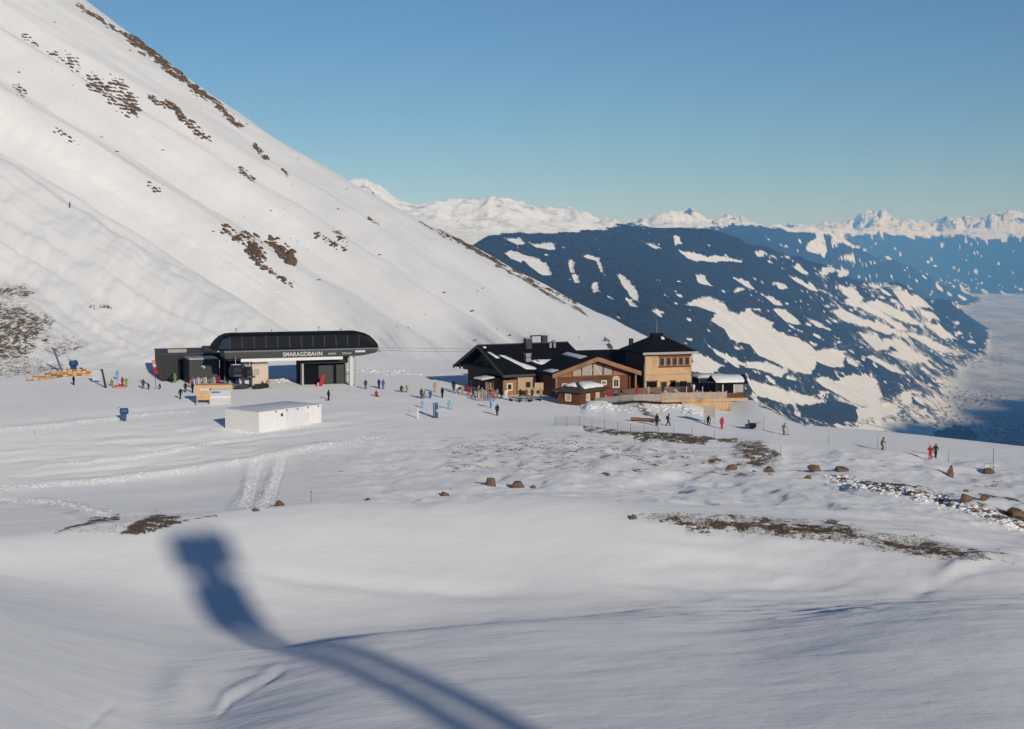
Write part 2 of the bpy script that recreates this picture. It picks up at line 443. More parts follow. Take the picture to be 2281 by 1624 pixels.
line_feature([(1900, 1075), (2050, 1098), (2180, 1135), (2290, 1165)], 9, 0.45, 30)
# ragged drifts and wind crust on the right and in the middle distance
rag = sstep(100, 112, RR) * sstep(182, 170, RR) * sstep(620, 900, PX)
Z += rag * (np.abs(fbm(GX / 7, GY / 10, 71, 4)) * -0.85 + fbm(GX / 2.2, GY / 2.6, 73, 3) * 0.22)
rag2 = sstep(60, 72, RR) * sstep(112, 100, RR) * sstep(1250, 1700, PX + (PY - 1200) * 0.5)
Z += rag2 * (np.abs(fbm((GX - GY * 0.5) / 9, (GY + GX * 0.3) / 3.2, 81, 3)) * -0.45)
rub = np.exp(-(dist_poly(PX, PY, [(1850, 1065), (2000, 1095), (2150, 1130), (2290, 1175)]) / 16) ** 2) * (RR > 90) * (RR < 150)
Z += rub * fbm(GX / 1.3, GY / 1.8, 91, 3) * 0.45

veg = np.zeros_like(Z); rough = np.zeros_like(Z)
VW1 = fbm(GX / 2.6, GY / 5, 131, 4); VW2 = fbm(GX / 2.6, GY / 5, 133, 4)
def paint(arr, poly, val, soft=6.0, rmin=44, rmax=1000):
    m = (RR > rmin) & (RR < rmax)
    wx, wy = PX + soft * 1.6 * VW1, PY + soft * 0.9 * VW2
    ins = in_poly(wx, wy, poly)
    d = dist_poly(wx, wy, poly, True)
    v = val * np.where(ins, sstep(-soft * 0.2, soft, d) * 0.6 + 0.4, 0.4 * sstep(soft, 0, d))
    np.maximum(arr, v * m, out=arr)
def stroke(arr, pts, w, val, rmin=44, rmax=1000):
    d = dist_poly(PX + w * 1.2 * VW1, PY + w * 1.2 * VW2, pts)
    np.maximum(arr, val * sstep(w * 1.5, w * 0.4, d) * ((RR > rmin) & (RR < rmax)), out=arr)
paint(veg, [(-60, 676), (60, 676), (104, 700), (116, 732), (90, 768), (50, 800), (-60, 810)], 0.80, 22, 262)
paint(veg, [(-60, 632), (50, 632), (88, 648), (60, 664), (-60, 662)], 0.72, 8, 262)
paint(veg, [(90, 772), (200, 756), (185, 775), (120, 792)], 0.62, 6, 262)
paint(veg, [(-60, 800), (60, 795), (130, 815), (90, 835), (-60, 838)], 0.58, 8, 255)
paint(veg, [(110, 740), (170, 742), (180, 770), (110, 775)], 0.42, 8, 262)
paint(veg, [(1630, 988), (1680, 982), (1735, 1012), (1735, 1028), (1690, 1038), (1640, 1036), (1655, 1012)], 0.85, 12, 140)
paint(veg, [(1560, 1032), (1590, 1014), (1615, 1030)], 0.85, 5, 140)
stroke(veg, [(1300, 951), (1360, 960), (1420, 969)], 4, 0.8, 140)
stroke(veg, [(1415, 971), (1500, 976), (1560, 980), (1640, 983)], 6, 0.95, 140)
paint(veg, [(1405, 1148), (1500, 1143), (1700, 1152), (1860, 1163), (1905, 1180), (2050, 1200), (2180, 1228), (2210, 1250), (2100, 1248), (1900, 1212), (1700, 1192), (1550, 1176)], 0.88, 16, 80, 125)
paint(veg, [(2180, 1225), (2260, 1240), (2262, 1270), (2190, 1250)], 0.55, 10, 70, 125)
paint(veg, [(262, 1188), (320, 1150), (350, 1142), (402, 1145), (392, 1160), (330, 1184)], 1.6, 6, 90, 125)
stroke(veg, [(125, 1188), (160, 1174), (200, 1163), (265, 1152)], 4, 0.9, 90, 125)
stroke(veg, [(360, 1172), (420, 1155), (480, 1145)], 5, 0.7, 90, 125)
stroke(veg, [(1945, 1079), (2050, 1092), (2125, 1106)], 3, 1.1, 90, 150)
paint(veg, [(2110, 1112), (2180, 1122), (2290, 1150), (2290, 1166), (2190, 1140)], 1.3, 5, 90, 150)
stroke(veg, [(2180, 1100), (2240, 1108), (2290, 1122)], 3, 0.9, 90, 150)
stroke(veg, [(1850, 1062), (2000, 1090), (2150, 1125), (2290, 1172)], 12, 0.52, 90, 150)
stroke(veg, [(1330, 1050), (1500, 1045), (1650, 1048), (1720, 1052)], 4, 0.55, 110, 150)
paint(veg, [(1405, 903), (1432, 904), (1462, 930), (1435, 926)], 0.85, 5, 150)
paint(veg, [(590, 842), (770, 842), (780, 856), (600, 858)], 0.36, 6, 200, 262)
stroke(veg, [(1690, 902), (1735, 922), (1795, 948)], 4, 0.75, 150)
paint(veg, [(2150, 1050), (2240, 1055), (2240, 1085), (2170, 1085)], 0.45, 8, 110)
paint(veg, [(950, 975), (1300, 958), (1560, 990), (1640, 1030), (1300, 1050), (1000, 1050)], 0.46, 20, 130, 190)
paint(veg, [(650, 1000), (950, 965), (1000, 1090), (680, 1100)], 0.22, 30, 118, 190)
for Xc, Yc in ((960, 510), (1000, 520), (1040, 545), (1085, 570), (1130, 600), (1180, 625), (1230, 655), (1280, 680)):
    stroke(veg, [(Xc - 25, Yc - 10), (Xc + 28, Yc + 18)], 4, 0.95, 300)      # bare turf on the skyline
paint(rough, [(-60, 952), (300, 930), (480, 962), (700, 962), (1000, 922), (1100, 925), (1000, 962), (700, 1000), (400, 1052), (-60, 1080)], 0.85, 25)
paint(rough, [(500, 1132), (552, 1132), (575, 1075), (602, 1010), (570, 1008)], 1.0, 4)
paint(rough, [(556, 1132), (602, 1132), (622, 1070), (640, 1008), (612, 1008)], 1.0, 4)
paint(rough, [(-40, 1108), (120, 1114), (265, 1142), (200, 1166), (80, 1136), (-40, 1124)], 0.9, 5)
stroke(rough, [(-50, 1088), (200, 1075), (400, 1050), (560, 1024), (700, 995), (850, 970)], 9, 1.0)
stroke(rough, [(-50, 958), (120, 946), (300, 925), (430, 913)], 6, 0.8)
stroke(rough, [(1730, 1030), (1900, 1022), (2060, 1020), (2150, 1030)], 9, 0.7)
paint(rough, [(200, 660), (420, 720), (560, 790), (620, 830), (330, 830), (200, 760)], 0.6, 30, 255)
paint(rough, [(1290, 905), (1340, 895), (1380, 910), (1450, 888), (1530, 892), (1600, 930), (1400, 935)], 0.9, 8, 180)
np.maximum(rough, face * 0.9 * np.exp(-((qq - 266) / 22) ** 2) * sstep(345, 320, q), out=rough)
np.maximum(rough, face * 0.7 * np.exp(-((qq - 118) / 16) ** 2) * sstep(240, 330, PX), out=rough)
rough = np.clip(rough * (0.75 + 0.5 * fbm(GX / 3, GY / 3, 101, 2)), 0, 1)

P = np.stack([GX, GY, Z], -1)
ground = grid_mesh('ground', P, M['snow_ground'], {'veg': veg, 'rough': rough})
tag(ground, 'snow covered saddle, groomed piste and steep mountain flank', None, None, 'structure')

def ground_z(x, y):
    az = math.atan2(x, y); r = math.hypot(x, y)
    i = min(max(np.searchsorted(az_g, az) - 1, 0), len(az_g) - 2); j = min(max(np.searchsorted(rg, r) - 1, 0), len(rg) - 2)
    a = (az - az_g[i]) / (az_g[i + 1] - az_g[i]); b = (r - rg[j]) / (rg[j + 1] - rg[j])
    return float((Z[i, j] * (1 - a) + Z[i + 1, j] * a) * (1 - b) + (Z[i, j + 1] * (1 - a) + Z[i + 1, j + 1] * a) * b)
def ground_at(X, Y, dmin=46.0, dmax=700.0):
    """first point of the ground that the picture point (X, Y) looks at"""
    a, b = ray(X, Y); a = float(a); b = float(b)
    prev = dmin; D = dmin
    while D < dmax:
        if CAMZ + b * D <= ground_z(a * D, D):
            lo, hi = prev, D
            for _ in range(14):
                mid = (lo + hi) / 2
                if CAMZ + b * mid <= ground_z(a * mid, mid): hi = mid
                else: lo = mid
            return Vector((a * hi, hi, ground_z(a * hi, hi)))
        prev = D
        D += max(0.25, D * 0.004)
    return None

# ------------------------------------------------------------------ far valley, forests and ranges
KM = 1000.0
r1 = [(700, 420, 9.0), (760, 400, 9.0), (790, 396, 9), (815, 396, 9), (835, 405, 9.1), (850, 403, 9.2), (868, 418, 9.2), (890, 436, 9.3), (930, 450, 9.4), (1000, 456, 9.5), (1030, 445, 9.5), (1080, 440, 9.5), (1130, 434, 9.5), (1160, 440, 9.6), (1200, 455, 9.8), (1300, 476, 10.0), (1400, 493, 10.2),
      (1530, 506, 10.5), (1640, 530, 10.8), (1700, 549, 11.2), (1760, 578, 12.0), (1850, 600, 13.0), (2000, 640, 15.0), (2080, 668, 16.5), (2120, 672, 17.2), (2160, 708, 18.0), (2205, 748, 18.6), (2240, 800, 14.85), (2280, 850, 12.5)]
VF = -1190.0
def floor_d(Y): return (CAMZ - VF) / ((Y - HOR) / FD) / KM
def hid(X, D, z): return (X, None, D * KM, z)
far_curves = [
    [hid(600, 2.2, -700), hid(2500, 2.2, -800)],
    [hid(600, 4.0, -420), hid(1450, 4.3, -420), (1650, 930, 5.2 * KM), (1800, 1010, 6.2 * KM), hid(2000, 6.8, -1090), hid(2150, 7.3, -1180), hid(2500, 7.3, VF)],
    [(600, 700, 5.0 * KM), (1100, 690, 5.0 * KM), (1450, 760, 5.0 * KM), (1650, 868, 6.2 * KM), (1800, 935, 7.2 * KM), (2000, 950, 8.2 * KM), hid(2150, 8.9, VF), hid(2500, 8.9, VF)],
    [(600, 560, 6.8 * KM), (1100, 560, 6.8 * KM), (1450, 640, 7.0 * KM), (1650, 720, 8.0 * KM), (1800, 790, 8.8 * KM), (2000, 860, 9.8 * KM), (2080, 890, 10.3 * KM), hid(2150, 10.7, VF), hid(2500, 10.7, VF)],
    [(600, 480, 8.2 * KM), (1100, 500, 8.4 * KM), (1250, 515, 8.8 * KM), (1450, 570, 9.0 * KM), (1650, 620, 9.6 * KM), (1800, 670, 10.8 * KM), (2000, 740, 12.5 * KM), (2100, 800, 13.6 * KM), (2160, 825, 13.4 * KM), hid(2230, 12.6, VF), hid(2500, 12.6, VF)],
    [(X, Y, D * KM) for X, Y, D in r1] + [hid(2500, 13.0, VF)],
    [hid(600, 11, 100), hid(1130, 12, 200), hid(1530, 13, -250), hid(1760, 14.6, -620), hid(2000, 17, -900), hid(2150, 20, VF), hid(2280, 20, VF), hid(2500, 20, VF)],
    [(600, 480, 17 * KM), (1400, 520, 18 * KM), (1560, 525, 18 * KM), (1700, 560, 19 * KM), (1850, 610, 22 * KM), (2000, 650, 26 * KM), (2120, 690, 25.5 * KM), hid(2170, 26, VF), hid(2280, 26, VF), hid(2500, 26, VF)],
    [(600, 470, 21 * KM), (1300, 490, 22 * KM), (1400, 494, 22 * KM), (1450, 491, 22 * KM), (1470, 482, 22 * KM), (1500, 475, 22 * KM), (1540, 478, 22 * KM), (1580, 490, 22 * KM), (1620, 490, 22.5 * KM), (1660, 493, 23 * KM), (1700, 502, 23 * KM), (1790, 506, 24 * KM), (1840, 510, 24 * KM), (1900, 542, 26 * KM), (2000, 588, 28 * KM), (2080, 622, 29 * KM), (2150, 655, 31 * KM), hid(2200, 31, VF), hid(2500, 31, VF)],
    [hid(600, 28, -200), hid(1700, 28, -400), hid(2000, 32, -900), hid(2150, 33, VF), hid(2500, 33, VF)],
    [(600, 560, 36 * KM), (1700, 570, 36 * KM), (2000, 600, 37 * KM), (2100, 622, 37 * KM), (2280, 600, 36 * KM), (2500, 590, 36 * KM)],
    [(600, 500, 42 * KM), (1700, 503, 42 * KM), (1760, 500, 42 * KM), (1830, 498, 42 * KM), (1860, 490, 42 * KM), (1890, 496, 42 * KM), (1950, 479, 42 * KM), (1990, 487, 42 * KM), (2040, 488, 42 * KM), (2090, 490, 42 * KM), (2130, 483, 42 * KM), (2150, 486, 42 * KM), (2180, 482, 42 * KM), (2205, 476, 42 * KM), (2230, 478, 42 * KM), (2290, 480, 42 * KM), (2500, 470, 42 * KM)],
    [hid(600, 46, -400), hid(2500, 46, -400)],
]
faz = np.concatenate([np.linspace(R(-35), R(-9.2), 50), np.arange(R(-9.0), R(21.2), R(0.05)), np.linspace(R(21.4), R(75), 70)])
fr = np.concatenate([np.linspace(1800, 4300, 14)[:-1], np.geomspace(4300, 19000, 560)[:-1], np.geomspace(19000, 46000, 110)])
FZb = polar_field(far_curves, faz, fr, [5])
FA, FR = np.meshgrid(faz, fr, indexing='ij')
FX, FY = FR * np.sin(FA), FR * np.cos(FA)
FPX, FPY = project(FX, np.maximum(FY, 300), FZb)
# a range on the right, outside the picture, that shades the valley floor
rangeX, rangeY = 7000.0, 4500.0
rg_d = dist_poly(FX, FY, [(4500, 1500), (6200, 4200), (8600, 7400), (11500, 11500), (15500, 18000)])
off = sstep(R(21.3), R(27), FA)
FZb = np.maximum(FZb, VF + (1690 + 420 * fbm(FX / 1500, FY / 1500, 5, 3)) * sstep(3400, 300, rg_d) * off)
relief = sstep(-1150, -700, FZb) * sstep(3000, 5000, FR)
def ridged(x, y, seed, o=5):
    t = 0; a = 1.0; tot = 0
    for k in range(o):
        n_ = 1 - np.abs(vnoise(x, y, seed + 31 * k) - 0.5) * 2
        t = t + a * n_ * n_; tot += a; a *= 0.55
        x, y = x * 1.9 * 0.8 - y * 1.9 * 0.6 + 5.2, x * 1.9 * 0.6 + y * 1.9 * 0.8 - 1.3
    return t / tot
FZ = FZb + relief * (FR / 10000.0) ** 0.5 * ((ridged(FX / 1700, FY / 2300, 7) - 0.52) * 120 + fbm(FX / 420, FY / 420, 9, 4) * 26)
high = sstep(530, 480, FPY)
FZ += relief * high * (FR / 10000.0) ** 0.75 * ((ridged(FX / 1100, FY / 1700, 113, 6) - 0.48) * 170 + (ridged(FX / 300, FY / 480, 117, 4) - 0.5) * (60 + 50 * sstep(15000, 30000, FR)))
FPX, FPY = project(FX, np.maximum(FY, 300), FZ)
z4 = lambda pts: [(1391.6 + a * 0.3895, 445.3 + b * 0.3895) for a, b in pts]
z3 = lambda pts: [(723.6 + a * 0.3417, 361.8 + b * 0.3417) for a, b in pts]
clear = [
    z4([(340, 610), (400, 570), (490, 565), (560, 600), (600, 650), (650, 660), (720, 625), (740, 660), (860, 710), (840, 740), (960, 790), (1050, 830), (1100, 870), (1200, 860), (1260, 900), (1250, 960), (1180, 960), (1100, 930), (1060, 1000), (980, 990), (900, 950), (760, 890), (700, 820), (600, 800), (570, 740), (480, 690), (520, 650), (440, 620)]),
    z4([(320, 305), (380, 310), (450, 325), (520, 320), (620, 335), (680, 355), (560, 350), (420, 358), (370, 345)]),
    z4([(390, 420), (450, 440), (490, 490), (420, 480)]), z4([(950, 380), (990, 370), (1050, 430), (1010, 420)]),
    z4([(930, 430), (1000, 460), (1120, 520), (1060, 510), (980, 470)]), z4([(860, 470), (930, 490), (930, 515), (880, 510)]),
    z4([(780, 540), (850, 560), (910, 610), (850, 600)]), z4([(850, 630), (920, 640), (1020, 720), (920, 700)]),
    z4([(1040, 680), (1100, 700), (1180, 750), (1100, 730)]), z4([(1130, 395), (1180, 375), (1200, 400), (1130, 440)]),
    z4([(1210, 400), (1280, 400), (1270, 440), (1210, 440)]), z4([(1030, 290), (1070, 230), (1130, 195), (1155, 260), (1145, 330), (1100, 315)]),
    z4([(1180, 200), (1240, 210), (1300, 255), (1390, 280), (1300, 275), (1230, 240), (1190, 290)]), z4([(1210, 340), (1250, 310), (1310, 310), (1290, 350)]),
    z4([(1230, 490), (1300, 510), (1370, 575), (1320, 580), (1250, 540)]), z4([(1400, 490), (1480, 475), (1510, 495), (1420, 500)]),
    z4([(1530, 510), (1620, 540), (1700, 570), (1760, 620), (1680, 610), (1590, 600)]), z4([(1180, 640), (1240, 625), (1350, 680), (1480, 720), (1560, 760), (1500, 770), (1380, 720), (1240, 690)]),
    z4([(1240, 590), (1340, 610), (1480, 680), (1560, 740), (1600, 730), (1450, 640), (1380, 600)]), z4([(1380, 590), (1450, 580), (1600, 650), (1690, 710), (1600, 700)]),
    z4([(1340, 760), (1430, 780), (1500, 850), (1440, 860), (1370, 800)]), z4([(1700, 640), (1760, 650), (1800, 690), (1730, 680)]),
    z4([(1380, 900), (1430, 900), (1550, 960), (1600, 1000), (1520, 980)]), z4([(1500, 880), (1600, 850), (1740, 910), (1650, 930)]),
    z4([(1600, 760), (1700, 780), (1850, 850), (1900, 880), (1760, 850)]), z4([(1480, 800), (1560, 800), (1640, 850), (1560, 860)]), z4([(1700, 700), (1800, 720), (1900, 800), (1800, 780)]),
    z4([(700, 930), (800, 930), (920, 970), (900, 1020), (800, 980), (700, 960)]), z4([(380, 880), (480, 900), (560, 950), (510, 1000), (380, 990)]), z4([(450, 800), (480, 850), (600, 900), (700, 940), (640, 960), (520, 890)]),
    z4([(1080, 1030), (1130, 1010), (1200, 1040), (1300, 1000), (1440, 1030), (1460, 1110), (1450, 1170), (1350, 1175), (1230, 1115), (1150, 1080)]),
    z4([(690, 1020), (800, 1060), (960, 1110), (1150, 1150), (1080, 1170), (980, 1170), (850, 1150), (740, 1110)]), z4([(1340, 1190), (1500, 1170), (1580, 1200), (1480, 1240), (1340, 1260)]),
    z4([(1220, 1300), (1340, 1310), (1500, 1260), (1640, 1280), (1780, 1320), (1660, 1370), (1500, 1330), (1330, 1330)]), z4([(980, 1230), (1080, 1215), (1140, 1250), (1080, 1260)]),
    z4([(1580, 1110), (1640, 1100), (1640, 1160), (1580, 1160)]), z4([(280, 210), (310, 215), (320, 250), (290, 270)]), z4([(100, 240), (160, 260), (220, 285), (180, 290)]), z4([(740, 300), (810, 300), (800, 330), (760, 330)]), z4([(600, 440), (700, 470), (740, 520), (680, 490)]),
    z3([(1170, 600), (1220, 570), (1290, 600), (1370, 620), (1440, 660), (1480, 740), (1420, 745), (1340, 690), (1290, 640), (1270, 660), (1200, 630)]), z3([(1330, 530), (1500, 525), (1505, 580), (1440, 570), (1380, 565)]),
    z3([(1170, 500), (1260, 500), (1330, 540), (1250, 545)]), z3([(1680, 615), (1740, 605), (1790, 640), (1820, 720), (1800, 725), (1770, 650), (1700, 630)]), z3([(1595, 650), (1625, 640), (1622, 730), (1600, 735), (1585, 690)]),
    z3([(1620, 750), (1650, 740), (1665, 800), (1630, 800)]), z3([(1745, 800), (1780, 785), (1802, 860), (1750, 840)]), z3([(1915, 740), (1950, 745), (2030, 830), (2062, 930), (2000, 890), (1940, 800)]), z3([(1960, 905), (2000, 905), (2040, 952), (1990, 940)]), z3([(2120, 965), (2220, 995), (2180, 1010)]),
]
wob = 4.0 * fbm(FX / 300, FY / 500, 15, 4) + 4.0 * fbm(FX / 75, FY / 75, 16, 4, 0.6)
wX, wY = FPX + wob * 1.3, FPY + wob
timber = np.interp(FPX, [700, 1040, 1080, 1150, 1250, 1330, 1400, 1450, 1530, 1700, 1840, 1900, 2050, 2150, 2280], [640, 560, 532, 518, 521, 512, 502, 508, 510, 514, 520, 528, 528, 530, 532])
forest = np.where(FR < 15500, sstep(-9, 5, wY - timber + 8 * fbm(FX / 300, FY / 500, 19, 3)), sstep(-5, 5, wY - timber + 15 * fbm(FX / 1500, FY / 3000, 37, 4)))
mosaic = sstep(1700, 2050, FPX - (FPY - 700) * 0.35) * sstep(560, 660, FPY)
forest *= 1 - 0.22 * mosaic
forest -= (0.10 + 0.14 * sstep(1300, 1800, FPX) + 0.10 * fbm(FX / 900, FY / 900, 29, 3)) * (FR < 15500)
for poly in clear:
    xs = [p[0] for p in poly]; ys = [p[1] for p in poly]
    m = (wX > min(xs) - 8) & (wX < max(xs) + 8) & (wY > min(ys) - 8) & (wY < max(ys) + 8)
    if not m.any(): continue
    ins = in_poly(wX[m], wY[m], poly); d = dist_poly(wX[m], wY[m], poly, True)
    forest[m] *= sstep(4.5, -4.5, np.where(ins, d, -d))
rs = np.random.default_rng(12)
for k in range(1150):                                    # meadows and felled strips, too small to name
    cx_ = rs.uniform(1100, 2280); cy_ = rs.uniform(530, 990)
    if k >= 620: cx_ = rs.uniform(1600, 2230); cy_ = rs.uniform(560, 985)
    elif k >= 430: cx_ = rs.uniform(1850, 2280); cy_ = rs.uniform(505, 655)
    if k < 430 and rs.random() > 0.35 + 0.65 * min(1, max(0, (cx_ - 1200) / 900)): continue
    ln = rs.uniform(3, 15 if k < 620 else 7) * (0.6 if cy_ < 640 else 1); th = ln * rs.uniform(0.16, 0.42); an = rs.normal(0.42, 0.3)
    m = (np.abs(wX - cx_) < ln) & (np.abs(wY - cy_) < ln)
    if not m.any(): continue
    u = (wX[m] - cx_) * math.cos(an) + (wY[m] - cy_) * math.sin(an); v = -(wX[m] - cx_) * math.sin(an) + (wY[m] - cy_) * math.cos(an)
    forest[m] *= sstep(0.25, 1.25, np.hypot(u / ln, v / th))
low = sstep(850, 930, FPY) * sstep(1540, 1720, FPX)
forest *= 1 - 0.30 * low
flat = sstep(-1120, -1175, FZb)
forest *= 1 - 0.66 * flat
for pts, w in ((z4([(1020, 1190), (1180, 1160), (1330, 1190), (1330, 1270), (1180, 1290), (1000, 1240)]), 0), (z4([(1760, 1330), (1900, 1290), (2010, 1340), (1990, 1400), (1760, 1400)]), 0), (z4([(1800, 570), (1900, 620), (2080, 740), (2000, 740), (1830, 660)]), 0)):
    forest = np.where(in_poly(wX, wY, pts), np.maximum(forest, 0.95), forest)
hidden_rng = FA > R(21.3)
forest = np.where(hidden_rng & (FZ < -100) & (FZ > -1100), 0.8, forest)
town = np.zeros_like(FZ)
for cxx, cyy, sx, sy, v in ((2250, 975, 70, 28, 1.0), (2170, 890, 60, 16, 0.8), (2150, 805, 60, 14, 0.8), (2080, 830, 40, 12, 0.6), (2120, 940, 60, 20, 0.5), (2060, 900, 50, 16, 0.4)):
    town = np.maximum(town, v * np.exp(-((FPX - cxx) / sx) ** 2 - ((FPY - cyy) / sy) ** 2))
canopy = np.clip(forest, 0, 1)
FZ += sstep(0.4, 0.6, canopy + 0.35 * fbm(FX / 130, FY / 130, 23, 3)) * 9 * (FR < 16000)
rockf = sstep(-200, 100, FZ) * np.maximum(0.35 + 0.65 * sstep(480, 440, FPY), sstep(18000, 24000, FR))
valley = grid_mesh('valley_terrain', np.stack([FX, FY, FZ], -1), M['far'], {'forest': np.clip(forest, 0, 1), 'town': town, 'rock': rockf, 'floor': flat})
tag(valley, 'snowy valley with dark forests and far mountain ranges', None, None, 'structure')

# small houses of the valley towns, a few pixels each
rh = np.random.default_rng(31)
hx, hy = [], []
for cxx, cyy, sx, sy, n_ in ((2250, 975, 45, 16, 260), (2170, 890, 45, 9, 160), (2150, 806, 40, 6, 130), (2080, 835, 30, 8, 60), (2110, 945, 50, 14, 120), (2060, 905, 30, 10, 40), (2000, 930, 40, 14, 40), (1900, 960, 60, 12, 30)):
    hx += list(rh.normal(cxx, sx, n_)); hy += list(rh.normal(cyy, sy, n_))
V_, F_, b_ = [], [], 0
for X_, Y_ in zip(hx, hy):
    if X_ > 2300: continue
    a_, c_ = ray(X_, Y_)
    Dm = (CAMZ - VF) / -float(c_) if c_ < -0.02 else 0
    if not 7500 < Dm < 30000: continue
    x_, y_ = float(a_) * Dm, Dm
    i_ = min(max(np.searchsorted(faz, math.atan2(x_, y_)), 0), len(faz) - 1); j_ = min(max(np.searchsorted(fr, math.hypot(x_, y_)), 0), len(fr) - 1)
    z_ = FZ[i_, j_] - 2
    if z_ > VF + 60: continue
    w_, d_, h_ = rh.uniform(6, 11), rh.uniform(6, 11), rh.uniform(6, 10); an = rh.uniform(0, 3.14)
    c0, s0 = math.cos(an), math.sin(an)
    pts_ = [(x_ + c0 * u * w_ - s0 * v * d_, y_ + s0 * u * w_ + c0 * v * d_) for u, v in ((-1, -1), (1, -1), (1, 1), (-1, 1))]
    V_ += [(p[0], p[1], z_) for p in pts_] + [(p[0], p[1], z_ + h_) for p in pts_] + [((pts_[0][0] + pts_[3][0]) / 2, (pts_[0][1] + pts_[3][1]) / 2, z_ + h_ * 1.5), ((pts_[1][0] + pts_[2][0]) / 2, (pts_[1][1] + pts_[2][1]) / 2, z_ + h_ * 1.5)]
    F_ += [tuple(b_ + k for k in f) for f in ((0, 1, 5, 4), (1, 2, 6, 5), (2, 3, 7, 6), (3, 0, 4, 7), (4, 5, 9, 8), (6, 7, 8, 9), (5, 6, 9), (7, 4, 8))]; b_ += 10
me_ = bpy.data.meshes.new('valley_town'); me_.from_pydata(V_, [], F_); me_.materials.append(plain('far_house_wall', (0.30, 0.26, 0.23), 0.8, 0.2, 0.6, 0.01))
tag(link(bpy.data.objects.new('valley_town', me_)), 'tiny houses of the towns on the valley floor', 'town', None, 'stuff')

# ------------------------------------------------------------------ the air
def haze_box():
    x0, x1, y0, y1, z0, z1 = -36000, 60000, -3000, 47500, -1400, 1250
    v = [(x, y, z) for x in (x0, x1) for y in (y0, y1) for z in (z0, z1)]
    f = [(0, 1, 3, 2), (4, 6, 7, 5), (0, 4, 5, 1), (2, 3, 7, 6), (0, 2, 6, 4), (1, 5, 7, 3)]
    me = bpy.data.meshes.new('haze'); me.from_pydata(v, [], f)
    m = bpy.data.materials.new('haze_air'); m.use_nodes = True
    t = m.node_tree; t.nodes.clear()
    out = t.nodes.new('ShaderNodeOutputMaterial'); pv = t.nodes.new('ShaderNodeVolumePrincipled')
    pv.inputs['Color'].default_value = (0.13, 0.43, 1.0, 1)
    pv.inputs['Absorption Color'].default_value = (1, 1, 1, 1)
    pv.inputs['Density'].default_value = 3.3e-5
    pv.inputs['Anisotropy'].default_value = -0.3
    t.links.new(pv.outputs[0], out.inputs['Volume'])
    me.materials.append(m)
    o = link(bpy.data.objects.new('haze', me))
    tag(o, 'thin blue haze hanging over the valley', None, None, 'stuff')
    return o
haze_box()
